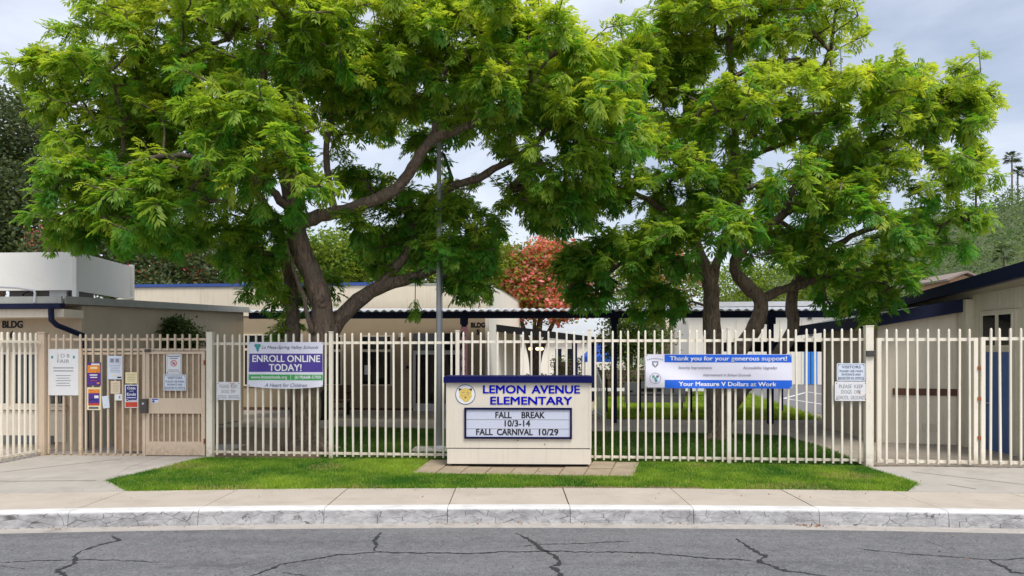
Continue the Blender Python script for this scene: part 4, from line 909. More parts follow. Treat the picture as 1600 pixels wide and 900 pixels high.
# ------------------------------------------------------------------ paper notices on the entrance fence
def paper(label, px0, px1, y0, y1, mat, lines, cat='poster', tilt=0.0, off=.03): return notice(label, px0, px1, y0, y1, mat, lines, gA, gB, erz, 'paper_notice', cat, off, None, .006, 'notices on the entrance fence', tilt)
def bars(z0, z1, n, w=.7, m='ink_grey', h=.014, cx=.5): return [(None, cx, w * random.uniform(.75, 1.1), z0 + (z1 - z0) * i / max(1, n - 1), h, m, 0) for i in range(n)]
o, _ = paper('large white JOB FAIR poster on the entrance fence', 76.5, 124.5, 545.5, 617.5, 'paper_white', [('J O B', .5, .42, .82, .075, 'ink_grey', 0), ('FAIR', .5, .40, .70, .078, 'ink_grey', 0)] + bars(.52, .585, 2, .7, 'ink_slate', .016) + bars(.2, .42, 5, .5) )
for fx in (.12, .86): flat(o, 'print', -.3 + .6 * fx - .02, -.3 + .6 * fx + .02, bb[2] * 0 + ZE(100, 560), ZE(100, 556), 'ink_teal', -.003)
paper('upper orange and purple autumn poster on the entrance fence', 137, 159, 566.5, 602, 'poster_purple', [(None, .5, .92, .55, .34, 'poster_orange', 0), (None, .62, .6, .88, .08, 'paper_white', 0), (None, .5, .5, .72, .09, 'paper_cream', .0004), (None, .48, .55, .43, .05, 'ink_white', 0), (None, .5, .5, .33, .04, 'ink_white', 0), (None, .5, .45, .2, .03, 'poster_red', 0), (None, .82, .2, .06, .07, 'poster_orange', 0)])
paper('cream-framed poster with purple and orange print below the autumn poster', 137, 159.5, 605, 640.5, 'paper_cream', [(None, .5, .8, .3, .6, 'poster_purple', 0), (None, .5, .8, .74, .17, 'poster_orange', .0003), (None, .68, .3, .52, .12, 'ink_white', .0003), (None, .5, .8, .2, .1, 'poster_red', .0003), (None, .48, .68, .05, .09, 'ink_slate', 0), (None, .45, .6, .42, .08, 'poster_navy', .0003)])
paper('white and lilac flyer with yellow highlight, top of the entrance fence', 169.5, 192.5, 556, 592.5, 'paper_blue_white', [(None, .5, .85, .64, .28, 'sign_panel_white', 0)] + bars(.3, .58, 5, .7, 'ink_grey', .02) + [(None, .45, .4, .13, .05, 'paper_cream', 0), (None, .8, .3, .05, .06, 'ink_black', 0), (None, .3, .25, .72, .16, 'ink_grey', .0003), (None, .66, .25, .72, .16, 'ink_grey', .0003)])
paper('small plain tan flyer under the lilac flyer', 174, 189.5, 595, 615, 'paper_tan', bars(.2, .8, 5, .6, 'wood', .02))
paper('tiny pale card at the lower corner of the tan flyer', 181, 192.5, 615.5, 625.5, 'paper_white', [(None, .35, .2, .3, .4, 'ink_white', 0), (None, .65, .2, .3, .4, 'ink_grey', 0)], off=.033)
paper('small blank white sheet hanging crooked on the entrance fence', 161.5, 172, 618.5, 637.5, 'paper_blue_white', bars(.2, .3, 1, .5), tilt=.12, off=.034)
paper('pale yellow note above the navy carnival poster', 197, 216, 581.5, 599, 'paper_cream', bars(.2, .8, 5, .7, 'wood', .03))
paper('navy and red Odds and Ends carnival poster beside the lock box', 196, 217.5, 601, 637, 'paper_white', [(None, .5, .84, .28, .68, 'poster_navy', 0), (None, .5, .9, .03, .22, 'poster_red', 0), ('Odds', .5, .62, .80, .11, 'ink_white', .02), ('and', .5, .26, .70, .06, 'ink_white', .0), ('Ends', .5, .68, .53, .12, 'ink_white', .022), (None, .5, .7, .42, .04, 'sign_panel_white', .0005), ('Carnival', .5, .8, .27, .10, 'ink_white', .02)])
# ------------------------------------------------------------------ foliage machinery
def mesh_np(name, V, F, tint=None, mat=None, parent=None, smooth=False):
    """V (n,3), F (m,k) faces all with k corners"""
    me = bpy.data.meshes.new(name); n, m, k = len(V), len(F), F.shape[1]
    me.vertices.add(n); me.loops.add(m * k); me.polygons.add(m)
    if parent is not None: V = V - np.array(FRAME[parent.name].translation)
    me.vertices.foreach_set('co', V.astype(np.float32).ravel()); me.loops.foreach_set('vertex_index', F.astype(np.int32).ravel())
    me.polygons.foreach_set('loop_start', np.arange(0, m * k, k, dtype=np.int32)); me.polygons.foreach_set('loop_total', np.full(m, k, dtype=np.int32))
    if tint is not None:
        at = me.attributes.new('tint', 'FLOAT', 'POINT'); at.data.foreach_set('value', tint.astype(np.float32))
    me.update(calc_edges=True)
    if smooth: me.polygons.foreach_set('use_smooth', np.ones(m, dtype=bool))
    me.materials.append(MATS[mat]); return link(name, me, parent)
def frond_template(pairs=5, droop=0.35, seed=0):
    """feathered leaf: narrow side blades along a drooping stalk"""
    r = np.random.default_rng(seed); V = []; F = []
    def rach(t): return np.array([t, 0.0, 0.10 * t - droop * t * t])
    def blade(b, d, ln, hw):
        side = np.cross([0, 0, 1.0], d); side /= np.linalg.norm(side); o = len(V); sag = np.array([0, 0, -.2 * ln]); up = np.array([0, 0, .02])
        V.extend([b, b + d * ln * .6 + side * hw + up + sag * .3, b + d * ln + sag, b + d * ln * .6 - side * hw + up + sag * .3]); F.append((o, o+3, o+2, o+1))
    for i in range(pairs):
        t = 0.16 + 0.76 * i / (pairs - 1); ln = 0.58 * (0.55 + 0.6 * math.sin(math.pi * (0.15 + 0.70 * t))) * r.uniform(.8, 1.15)
        for s in (-1, 1):
            ang = math.radians(58 - 20 * t + r.uniform(-10, 10)); d = np.array([math.cos(ang), s * math.sin(ang), -0.15 + r.uniform(-.2, .15)]); d /= np.linalg.norm(d)
            blade(rach(t), d, ln, .092 * r.uniform(.8, 1.15))
    blade(rach(.93), np.array([.98, 0, -.2]), .40, .09)
    return np.array(V), np.array(F)
FT = [frond_template(5, .25, 1), frond_template(4, .45, 2), frond_template(5, .65, 3), frond_template(4, .15, 4), frond_template(5, .4, 5)]
def unit(a): return a / np.maximum(1e-9, np.linalg.norm(a, axis=-1, keepdims=True))
def make_fronds(base, dirs, size, tint, name, mat, parent):
    Vs = []; Fs = []; Ts = []; off = 0; which = rng.integers(0, len(FT), len(base))
    for k, (tv, tf) in enumerate(FT):
        m = which == k; B, D, S, T = base[m], unit(dirs[m]), size[m], tint[m]; n = len(B)
        up = np.tile([0, 0, 1.0], (n, 1)) + rng.normal(0, .22, (n, 3)); Y = unit(np.cross(up, D)); Z = np.cross(D, Y)
        X = tv[None, :, 0, None] * D[:, None] + tv[None, :, 1, None] * Y[:, None] + tv[None, :, 2, None] * Z[:, None]
        X[:, :, 2] -= 0.16 * (tv[None, :, 0]**2)          # gravity
        P = B[:, None] + X * S[:, None, None]
        Vs.append(P.reshape(-1, 3)); Fs.append((tf[None] + (np.arange(n) * len(tv))[:, None, None] + off).reshape(-1, 4)); Ts.append(np.repeat(T, len(tv)) + rng.uniform(-.05, .05, n * len(tv))); off += n * len(tv)
    return mesh_np(name, np.concatenate(Vs), np.concatenate(Fs), np.clip(np.concatenate(Ts), 0, 1), mat, parent)
def spline(pts, step=0.16):
    """Catmull-Rom through (x,y,z,r) points"""
    P = np.array(pts, float); P = np.vstack([2 * P[0] - P[1], P, 2 * P[-1] - P[-2]]); out = []
    for i in range(1, len(P) - 2):
        n = max(2, int(np.linalg.norm(P[i+1, :3] - P[i, :3]) / step))
        for k in range(n):
            t = k / n; a, b, c, d = P[i-1], P[i], P[i+1], P[i+2]
            out.append(.5 * ((2*b) + (-a + c) * t + (2*a - 5*b + 4*c - d) * t*t + (-a + 3*b - 3*c + d) * t**3))
    out.append(P[-2]); return np.array(out)
def sample_lobes(lobes, density):
    pts = []; outs = []
    for (px, py, rx, ry, D, rd) in lobes:
        k = D / FPX; c = np.array(W(px, py, D)); rad = np.array([rx * k, rd, ry * k]) * .90; n = int(density * (rad[0] * rad[1] + rad[0] * rad[2] + rad[1] * rad[2]))
        d = unit(rng.normal(0, 1, (n, 3))); d[:, 2] = np.where(rng.random(n) < .35, np.abs(d[:, 2]), d[:, 2])
        u = rng.uniform(.25, 1, n)**.55; u = np.where(rng.random(n) < .09, rng.uniform(1.0, 1.28, n), u); pts.append(c + d * rad * u[:, None] * rng.uniform(.88, 1.03, (n, 1))); outs.append(d)
    return np.concatenate(pts), np.concatenate(outs)
def px_of(P): return 800 + P[:, 0] / P[:, 1] * FPX, HZ - (P[:, 2] - EYE) / P[:, 1] * FPX
def grow(root, limbs, P, prefix):
    """main limbs as tapered tubes; every leaf cluster gets its own twig path back to the nearest wood"""
    mb = MB(); nodes = []; rads = []
    for limb in limbs:
        S = spline(limb); pts = S[:, :3] + rng.normal(0, .012, (len(S), 3)); r = np.maximum(.012, S[:, 3]) * (1 + .05 * np.sin(np.arange(len(S)) * 1.3) + rng.normal(0, .025, len(S)))
        mb.tube([tuple(p) for p in pts], list(r), 12); nodes += list(pts); rads += list(r)
    mb.build('trunk', 'bark', root, True)
    N = np.array(nodes); nlimb = len(N); cap = len(P) * 8 + nlimb; A = np.zeros((cap, 3)); A[:nlimb] = N; par = -np.ones(cap, int); cnt = nlimb
    lo = np.array(root.location)
    d0 = np.array([np.min(np.linalg.norm(N - p, axis=1)) for p in P]); tips = []
    ok_limb = np.array([(n[2] > 1.9) for n in nodes])
    for i in np.argsort(d0):
        p = P[i]; d = np.linalg.norm(A[:cnt] - p, axis=1) + np.maximum(0, A[:cnt, 2] - p[2]) * .35
        d[:nlimb] = np.where(ok_limb, d[:nlimb], 1e9)
        j = int(np.argmin(d)); a = A[j]; L_ = np.linalg.norm(p - a); k = max(1, min(7, int(L_ / .35))); prev = j
        lift = np.array([0, 0, .10 * L_]) + rng.normal(0, .06 * L_, 3)
        for s in range(1, k + 1):
            t = s / k; q = a + (p - a) * t + lift * math.sin(math.pi * t) + rng.normal(0, .015, 3) * (s < k); A[cnt] = q; par[cnt] = prev; prev = cnt; cnt += 1
        tips.append(prev)
    load = np.zeros(cnt)
    for t in tips: load[t] += 1
    for i in range(cnt - 1, nlimb - 1, -1):
        if par[i] >= nlimb: load[par[i]] += load[i]
    r = .0075 * np.maximum(1, load)**.46
    idx = np.arange(nlimb, cnt); a = A[par[idx]]; b = A[idx]; ra = np.where(par[idx] >= nlimb, r[par[idx]], np.minimum(r[idx] * 1.25, .2)); rb = r[idx]
    d = unit(b - a); ref = np.where(np.abs(d[:, 2:3]) > .9, np.array([[1., 0, 0]]), np.array([[0, 0, 1.]])); u = unit(np.cross(d, ref)); w = np.cross(d, u); V = []
    for c, rr in ((a, ra), (b, rb)):
        for q in range(4):
            t = math.pi / 2 * q; V.append(c + (u * math.cos(t) + w * math.sin(t)) * rr[:, None])
    V = np.stack(V, 1).reshape(-1, 3); base = (np.arange(len(idx)) * 8)[:, None]
    F = np.concatenate([base + np.array([[q, (q + 1) % 4, 4 + (q + 1) % 4, 4 + q]]) for q in range(4)])
    o = mesh_np('twigs', V, F, None, 'bark', root, True); o['kind'] = 'stuff'
    TD = np.array([unit((A[t] - A[par[t]])[None])[0] for t in np.array(tips)]); return np.array([A[t] for t in tips]), TD, np.argsort(d0)
def jacaranda(name, label, base, limbs, lobes, density, holes, fr=10, top_z=9.0):
    root = thing(name, label, 'tree', base)
    P, O = sample_lobes(lobes, density); x, y = px_of(P); keep = P[:, 2] > 2.3
    for (hx, hy, hrx, hry) in holes: keep &= (((x - hx) / hrx)**2 + ((y - hy) / hry)**2 > 1) | (rng.random(len(P)) < .04)
    g = rng.random((24, 24, 24)); q = (P * 1.15 % 24); i0 = q.astype(int); fr_ = q - i0; val = np.zeros(len(P))
    for a in (0, 1):
        for b in (0, 1):
            for c in (0, 1): val += g[(i0[:, 0] + a) % 24, (i0[:, 1] + b) % 24, (i0[:, 2] + c) % 24] * np.abs(1 - a - fr_[:, 0]) * np.abs(1 - b - fr_[:, 1]) * np.abs(1 - c - fr_[:, 2])
    keep &= rng.random(len(P)) < np.clip((val - .30) / .22, .12, 1)      # denser and looser sprays
    P, O = P[keep], O[keep]
    tips, TD, order = grow(root, limbs, P, name); O = O[order]; n = len(tips)
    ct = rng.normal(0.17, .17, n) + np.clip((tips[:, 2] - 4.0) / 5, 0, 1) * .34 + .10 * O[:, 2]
    nf = rng.integers(fr - 2, fr + 3, n); rep = np.repeat(np.arange(n), nf)
    ax = unit(TD * .5 + O * .5 + np.array([0, 0, .25])); ax = ax[rep]; m = len(rep)
    ph = rng.uniform(0, 2 * np.pi, m); ref = unit(np.cross(ax, np.array([.3, .2, 1.]))); w = np.cross(ax, ref); sp = rng.uniform(.5, 1.45, m)
    D = ax * np.cos(sp)[:, None] + (ref * np.cos(ph)[:, None] + w * np.sin(ph)[:, None]) * np.sin(sp)[:, None]; D[:, 2] -= .12
    B = tips[rep] - TD[rep] * rng.uniform(0, .28, (m, 1)); size = rng.uniform(.14, .245, m) * np.where(rng.random(n) < .25, 1.25, 1.0)[rep]
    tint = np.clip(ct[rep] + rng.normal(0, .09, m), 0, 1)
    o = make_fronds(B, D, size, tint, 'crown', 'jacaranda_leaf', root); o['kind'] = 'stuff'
    print(name, 'clusters', n, 'fronds', m, 'tris', len(o.data.polygons) * 2); return root
def PW(px, py, D, r): p = W(px, py, D); return (p.x, p.y, p.z, r)
# left tree
tb = G(478, 702); D0 = tb.y
limbsL = [
 [(tb.x - .02, tb.y, -.15, .46), (tb.x - .0, tb.y, .12, .38), PW(477, 660, D0, .32), PW(483, 600, D0, .30), PW(500, 540, D0, .27), PW(503, 490, D0, .235), PW(492, 440, D0 - .1, .22), PW(470, 390, D0 - .2, .21), PW(462, 350, D0 - .3, .20), PW(450, 290, D0 - .4, .15), PW(430, 200, D0 - .6, .11), PW(410, 110, D0 - .6, .07), PW(400, 20, D0 - .5, .04), PW(395, -60, D0, .02)],
 [PW(478, 655, D0 + .05, .22), PW(466, 600, D0 + .25, .19), PW(458, 540, D0 + .4, .165), PW(456, 480, D0 + .5, .15), PW(450, 420, D0 + .6, .135), PW(430, 350, D0 + .8, .11), PW(380, 270, D0 + 1.0, .08), PW(320, 200, D0 + 1.2, .055), PW(250, 130, D0 + 1.2, .03)],
 [PW(492, 600, D0 + .1, .17), PW(505, 545, D0 + .2, .18), PW(530, 500, D0 + .35, .175), PW(560, 470, D0 + .45, .165), PW(600, 445, D0 + .55, .15), PW(632, 438, D0 + .6, .13), PW(680, 420, D0 + .7, .09), PW(730, 395, D0 + .6, .06), PW(775, 370, D0 + .3, .03)],
 [PW(585, 455, D0 + .5, .12), PW(608, 430, D0 + .6, .11), PW(635, 395, D0 + .7, .10), PW(650, 350, D0 + .6, .095), PW(690, 300, D0 + .3, .09), PW(760, 272, D0 - .1, .08), PW(820, 235, D0 - .4, .06), PW(880, 180, D0 - .8, .045), PW(940, 140, D0 - 1.0, .025)],
 [PW(462, 352, D0 - .3, .16), PW(490, 340, D0 - .4, .145), PW(550, 326, D0 - .6, .13), PW(612, 300, D0 - .7, .12), PW(645, 262, D0 - .8, .11), PW(676, 218, D0 - .9, .10), PW(730, 198, D0 - 1.1, .08), PW(800, 150, D0 - 1.4, .05), PW(860, 90, D0 - 1.5, .025)],
 [PW(524, 334, D0 - .5, .07), PW(514, 285, D0 - .4, .07), PW(512, 220, D0 - .3, .065), PW(530, 130, D0 - .2, .045), PW(550, 30, D0, .03)],
 [PW(676, 218, D0 - .9, .07), PW(690, 150, D0 - .8, .05), PW(700, 70, D0 - .6, .035), PW(705, -20, D0 - .5, .02)],
 [PW(458, 330, D0 - .35, .10), PW(400, 280, D0 - 1.0, .07), PW(330, 250, D0 - 1.6, .05), PW(240, 245, D0 - 1.8, .04), PW(180, 270, D0 - 1.9, .03), PW(165, 300, D0 - 1.9, .02)],
 [PW(488, 520, D0 - .22, .05), PW(476, 470, D0 - .35, .045), PW(458, 420, D0 - .5, .04), PW(445, 370, D0 - .7, .03)],
 [PW(455, 300, D0 - .5, .08), PW(450, 220, D0 - 1.6, .06), PW(470, 120, D0 - 2.2, .04), PW(480, 30, D0 - 2.4, .02)]]
for k, a in enumerate((200, 330, 20, 100, 265, 150)):     # root flare
    c, s = math.cos(R(a)), math.sin(R(a)); limbsL.append([(tb.x, tb.y, .42, .20), (tb.x + .22*c, tb.y + .22*s, .16, .15), (tb.x + .5*c, tb.y + .5*s, .02, .09), (tb.x + .8*c, tb.y + .8*s, -.06, .04)])
lobesL = [(665,235,45,28,17.5,.8),(700,300,45,26,17,.8),(585,290,45,22,17.3,.8),(720,205,40,24,16.8,.8),(680,370,60,40,16.8,1),(745,400,50,50,15.8,1.1),(835,325,65,28,15.5,1.0),(935,315,55,40,16,1.2),(600,200,40,20,17.5,.7),(660,190,60,28,17.5,.8),(690,322,70,26,17.5,.8),(770,235,36,36,17,.8),(535,175,50,40,16.5,.8),(620,312,50,20,17,.7),(142,300,80,90,14.6,1.6),(120,140,80,110,15.5,1.8),(240,80,140,110,15,2.3),(235,320,115,85,13.6,1.6),(150,350,85,35,14.5,1.3),(400,50,150,110,14,2.5),(380,220,130,110,13.0,1.8),(330,385,85,45,14.6,1.3),(560,60,150,90,14,2.3),(440,285,90,60,12.9,1.3),
 (720,70,150,110,14.4,2.3),(850,100,130,100,14.4,2.3),(940,195,105,85,14,1.8),(870,265,95,70,14.6,1.6),(790,160,90,60,14.2,1.7),(715,400,70,60,15.8,1.4),(610,390,70,50,17,1.3),(395,445,45,35,15.2,.8),(570,150,90,45,15.0,1.6),(510,445,40,30,17,.8),(760,330,60,55,16.5,1.4),(890,320,70,50,15,1.2),
 (450,-90,260,90,15.2,3),(720,-80,200,80,15.4,2.8),(260,-40,140,80,15.8,2.4),(300,200,160,120,17.5,2),(600,130,150,90,17.8,1.8),(800,130,140,100,17.5,1.8),(460,480,35,40,16.3,.7),(620,345,70,35,16.6,1),(700,330,60,40,16.2,1.2),(740,440,50,35,15.6,1),(560,250,60,50,17,1),(650,460,40,25,16.2,.8),(250,220,140,80,15.5,1.8),(420,150,120,80,16.5,1.8),(180,230,110,90,16.5,1.6),(300,320,110,70,16.5,1.6),(420,370,50,50,15.0,1.0),(690,140,110,60,16,1.6),(960,120,60,80,15.5,1.5),(440,520,25,22,15.9,.5),(560,360,40,35,14.9,.8)]
holesL = [(915,12,34,34),(960,60,18,20),(480,150,12,12),(340,60,12,12),(650,120,12,12),(240,160,12,10),(575,238,32,26),(628,252,26,24),(712,262,20,16),(762,298,18,24),(600,340,30,10),(560,455,50,16),(800,330,18,20),(150,60,16,14),(200,110,16,16),(55,60,30,14),(310,120,20,14)]
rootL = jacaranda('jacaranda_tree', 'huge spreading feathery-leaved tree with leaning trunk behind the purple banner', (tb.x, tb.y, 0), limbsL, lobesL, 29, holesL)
for (px, py, D, r) in ((503, 474, D0 - .2, .085), (497, 560, D0 - .24, .06)):
    c = W(px, py, D); MB().tube([(c.x, c.y + .1, c.z - .02), (c.x, c.y, c.z), (c.x + .01, c.y - .045, c.z + .01), (c.x + .01, c.y - .035, c.z + .012)], [r * 1.4, r * 1.25, r * .85, r * .4], 10).build('pruning_scar', 'bark', rootL, True)
# right tree
tb2 = G(1122, 687); D1 = tb2.y
limbsR = [
 [(tb2.x, tb2.y, -.1, .30), (tb2.x, tb2.y, .15, .25), PW(1119, 640, D1, .22), PW(1114, 580, D1, .21), PW(1112, 520, D1, .20), PW(1111, 470, D1, .19), PW(1108, 440, D1, .18), PW(1095, 400, D1 - .2, .13), PW(1060, 350, D1 - .5, .09), PW(1010, 310, D1 - .8, .06), PW(960, 290, D1 - 1, .03)],
 [(tb2.x + .1, tb2.y + .05, .1, .2), PW(1132, 620, D1 + .1, .19), PW(1142, 570, D1 + .1, .185), PW(1166, 530, D1 + .1, .18), PW(1186, 498, D1 + .1, .175), PW(1188, 472, D1 + .1, .17), PW(1165, 445, D1, .155), PW(1148, 420, D1, .145), PW(1155, 395, D1 - .1, .14), PW(1185, 365, D1 - .2, .12), PW(1225, 335, D1 - .4, .10), PW(1290, 290, D1 - .6, .075), PW(1370, 240, D1 - .7, .05), PW(1450, 190, D1 - .7, .025)],
 [(tb2.x + .15, tb2.y + .2, .1, .16), PW(1145, 630, D1 + .4, .16), PW(1180, 590, D1 + .5, .155), PW(1215, 555, D1 + .6, .15), PW(1238, 515, D1 + .6, .145), PW(1236, 485, D1 + .6, .14), PW(1240, 450, D1 + .6, .13), PW(1270, 410, D1 + .5, .10), PW(1330, 370, D1 + .3, .07), PW(1400, 345, D1, .05), PW(1460, 330, D1 - .2, .025)],
 [PW(1187, 470, D1 + .1, .12), PW(1215, 455, D1 + .2, .11), PW(1250, 445, D1 + .3, .10), PW(1300, 430, D1 + .2, .07), PW(1350, 420, D1, .04)],
 [PW(1112, 450, D1, .13), PW(1120, 410, D1 + .1, .11), PW(1135, 370, D1 + .2, .10), PW(1150, 300, D1 + .3, .10), PW(1148, 230, D1 + .2, .09), PW(1145, 150, D1, .07), PW(1140, 70, D1 - .1, .05), PW(1140, -10, D1, .03)],
 [PW(1150, 270, D1 + .3, .07), PW(1185, 240, D1 + .1, .055), PW(1240, 220, D1 - .2, .04), PW(1260, 215, D1 - .3, .02)],
 [PW(1146, 120, D1, .06), PW(1190, 100, D1 - .3, .045), PW(1250, 90, D1 - .6, .025)],
 [PW(1110, 440, D1, .12), PW(1085, 420, D1 + .2, .10), PW(1040, 400, D1 + .4, .07), PW(985, 385, D1 + .5, .045), PW(930, 395, D1 + .4, .025)],
 [PW(1095, 400, D1 - .2, .09), PW(1080, 320, D1 + .1, .08), PW(1070, 220, D1 + .3, .06), PW(1072, 120, D1 + .2, .05), PW(1065, 40, D1, .03)],
 [PW(1155, 395, D1 - .1, .09), PW(1130, 330, D1 - 1.0, .07), PW(1100, 260, D1 - 1.5, .05), PW(1090, 180, D1 - 1.6, .03)],
 [PW(1225, 335, D1 - .4, .07), PW(1250, 270, D1 - .9, .055), PW(1290, 170, D1 - 1.0, .04), PW(1300, 80, D1 - .8, .025)]]
for a in (210, 320, 90):
    c, s = math.cos(R(a)), math.sin(R(a)); limbsR.append([(tb2.x, tb2.y, .25, .15), (tb2.x + .2*c, tb2.y + .2*s, .08, .10), (tb2.x + .42*c, tb2.y + .42*s, -.03, .05)])
lobesR = [(1190,330,55,45,18.8,.8),(1060,345,60,40,18.2,.9),(1240,370,50,30,18.4,.8),(1110,250,60,40,18.6,.8),(1000,120,85,110,17,1.8),(1110,50,120,90,16.6,2.2),(1240,60,120,95,16.6,2.2),(1180,190,140,90,15.6,2.0),(1330,170,120,95,16,2),(1450,175,105,80,16.5,1.8),(1495,172,65,55,16.8,1.4),(1420,290,120,65,16,1.8),(1330,355,110,75,15.6,1.7),(1060,300,100,70,15.6,1.8),(1040,380,90,55,15.2,1.4),
 (960,410,80,70,16.3,1.5),(1020,470,85,35,16.8,1.2),(1360,440,75,60,16.2,1.3),(1400,390,55,50,16.8,1.2),(1240,300,90,55,15.0,1.5),(1130,360,75,40,14.8,1.2),(1050,200,110,80,18.5,1.6),(1250,180,140,80,18.6,1.7),(1150,-60,190,80,17,2.4),(1375,500,35,35,15.6,.6),(1375,545,26,28,15.3,.4),(1000,250,70,70,16.5,1.5),(1480,350,60,55,16.8,1.2),(1310,450,50,40,18.3,1),(930,480,50,30,16.2,.8),(1340,270,110,70,17.5,1.6),(1080,120,100,90,17.8,1.6),(1240,400,70,30,17.8,1.0),(1300,300,80,50,17,1.4),(1130,290,70,50,17.6,1.2),(900,430,45,45,16.5,1),(1200,410,50,25,15.4,.8),(1520,255,24,40,16.9,.8)]
holesR = [(915,12,34,34),(960,50,22,24),(1320,95,16,14),(1400,230,14,12),(1250,140,14,12),(1060,160,14,14),(1160,110,12,12),(1450,260,14,12),(1172,310,16,32),(1225,335,34,16),(1215,240,38,20),(1150,455,62,34),(1230,480,30,40),(1020,250,20,20),(1395,310,24,22),(1130,230,14,30),(1190,420,30,20)]
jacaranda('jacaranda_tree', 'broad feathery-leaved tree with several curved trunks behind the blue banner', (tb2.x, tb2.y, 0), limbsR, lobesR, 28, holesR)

# ------------------------------------------------------------------ other trees: simple leaf clouds on real limbs
LEAF = np.array([[0, 0, 0], [.5, .28, .06], [1, 0, -.05], [.5, -.28, .06]]); LF = np.array([[0, 1, 2, 3]])
def leaf_cloud(P, size, tint, name, mat, parent, up=.4):
    n = len(P); D = unit(rng.normal(0, 1, (n, 3)) * np.array([1, 1, .6])); U = unit(rng.normal(0, 1, (n, 3)) + np.array([0, 0, up])); Y = unit(np.cross(U, D)); Z = np.cross(D, Y)
    X = LEAF[None, :, 0, None] * D[:, None] + LEAF[None, :, 1, None] * Y[:, None] + LEAF[None, :, 2, None] * Z[:, None]
    V = (P[:, None] + X * size[:, None, None]).reshape(-1, 3); F = (LF[None] + (np.arange(n) * 4)[:, None, None]).reshape(-1, 4)
    o = mesh_np(name, V, F, np.repeat(tint, 4), mat, parent); o['kind'] = 'stuff'; return o
def cloud_tree(name, label, base, lobes, mat, nclump, per, leaf, cat='tree', spread=.45, trunk_r=.2, second=None, group=None):
    root = thing(name, label, cat, base, 0, group); mb = MB(); C = []; b = Vector(base)
    for (px, py, rx, ry, D, rd) in lobes:
        c = W(px, py, D); mid = b.lerp(c, .5) + Vector((0, 0, .12 * (c - b).length)); top = c
        S = spline([(b.x, b.y, b.z - .1, trunk_r), (b.x * .75 + mid.x * .25, b.y * .75 + mid.y * .25, mid.z * .5 + b.z * .5, trunk_r * .75), (mid.x, mid.y, mid.z, trunk_r * .5), (top.x, top.y, top.z, trunk_r * .15)], .4)
        mb.tube([tuple(s[:3]) for s in S], list(np.maximum(.015, S[:, 3])), 7)
        k = D / FPX; rad = np.array([rx * k, rd, ry * k]); d = unit(rng.normal(0, 1, (nclump, 3))); u = rng.uniform(.2, 1, nclump)**.5; C.append(np.array(c) + d * rad * u[:, None])
    mb.build('trunk', 'bark', root, True); C = np.concatenate(C)
    rep = np.repeat(np.arange(len(C)), per); P = C[rep] + rng.normal(0, spread, (len(rep), 3)) * np.array([1, 1, .7]); P = P[P[:, 2] > .12 + base[2]]
    ct = rng.uniform(.1, .8, len(C)); t = np.clip(np.resize(ct[rep], len(P)) + rng.normal(0, .15, len(P)), 0, 1)
    leaf_cloud(P, rng.uniform(.7, 1.3, len(P)) * leaf, t, 'crown', mat, root)
    if second:
        m2, frac, lf2 = second; sel = C[rng.random(len(C)) < frac]; rep = np.repeat(np.arange(len(sel)), per); P = sel[rep] + rng.normal(0, spread * .55, (len(rep), 3))
        leaf_cloud(P, rng.uniform(.7, 1.3, len(P)) * lf2, rng.random(len(P)), 'seed_pods', m2, root)
    return root
def gx(px, D): return ((px - 800) / FPX * D, D, 0)
cloud_tree('oak_tree', 'dark tall evergreen tree at far left behind the roof screen', gx(-20, 34), [(20,200,55,60,34,2.5),(-30,290,80,90,34,3),(30,330,45,80,33,2.2),(10,400,70,40,33,2)], 'oak_leaf', 230, 34, .19, spread=.42, trunk_r=.4)
cloud_tree('oak_tree', 'dark evergreen tree right behind the roof of building 6', gx(240, 31), [(130,400,80,50,31,2),(240,400,80,60,31,2),(330,420,70,45,31,2),(240,450,100,25,30,1.5),(200,330,110,60,32,2)], 'oak_leaf', 210, 32, .17, spread=.4, trunk_r=.3, second=('flame_pod', .05, .14))
cloud_tree('flame_tree', 'tree covered in salmon-red seed pods behind building 5', gx(835, 37), [(790,425,45,35,37,1.6),(855,405,45,32,37,1.8),(835,450,75,36,36.5,1.8),(900,430,50,45,37.5,1.6),(850,475,80,28,36.0,1.6),(800,455,45,30,36,1.4)], 'green_leaf', 130, 18, .17, spread=.34, trunk_r=.2, second=('flame_pod', .8, .24))
cloud_tree('flame_tree', 'greener tree with scattered red pods behind the right tree', gx(1040, 40), [(985,430,50,40,40,1.8),(1060,440,60,35,40,1.8),(1030,400,60,35,41,1.8)], 'green_leaf', 120, 26, .18, spread=.4, trunk_r=.22, second=('flame_pod', .15, .2))
cloud_tree('shade_tree', 'light green leafy tree behind the white classroom roof', gx(1180, 56), [(1150,450,50,35,56,2.4),(1220,445,60,40,56,2.4),(1300,440,60,40,56,2.4)], 'green_leaf', 130, 26, .24, spread=.55, trunk_r=.25)
cloud_tree('shade_tree', 'yellow-green tree glimpsed under the left crown beside the flagpole', gx(620, 34), [(450,420,70,40,34,1.8),(520,400,60,40,34,1.8),(560,420,60,35,34,1.8),(650,400,60,45,34,2),(720,430,50,35,34,1.6),(760,410,45,40,36,1.6)], 'green_leaf', 170, 30, .19, spread=.4, trunk_r=.22)
cloud_tree('yard_tree', 'dark small tree beyond the low canopy right of the sign', gx(985, 36), [(970,535,35,25,36,1.3),(1010,530,35,25,36,1.3),(990,500,40,25,36,1.3)], 'shrub_leaf', 90, 26, .16, spread=.32, trunk_r=.14)
cloud_tree('shrub', 'rounded green shrub against the side wall of building 6', gx(273, 18.6), [(258,530,24,24,18.6,.35),(288,528,24,26,18.6,.35),(272,515,26,18,18.6,.35),(273,560,34,34,18.6,.35)], 'shrub_leaf', 80, 26, .085, 'shrub', .12, .05)
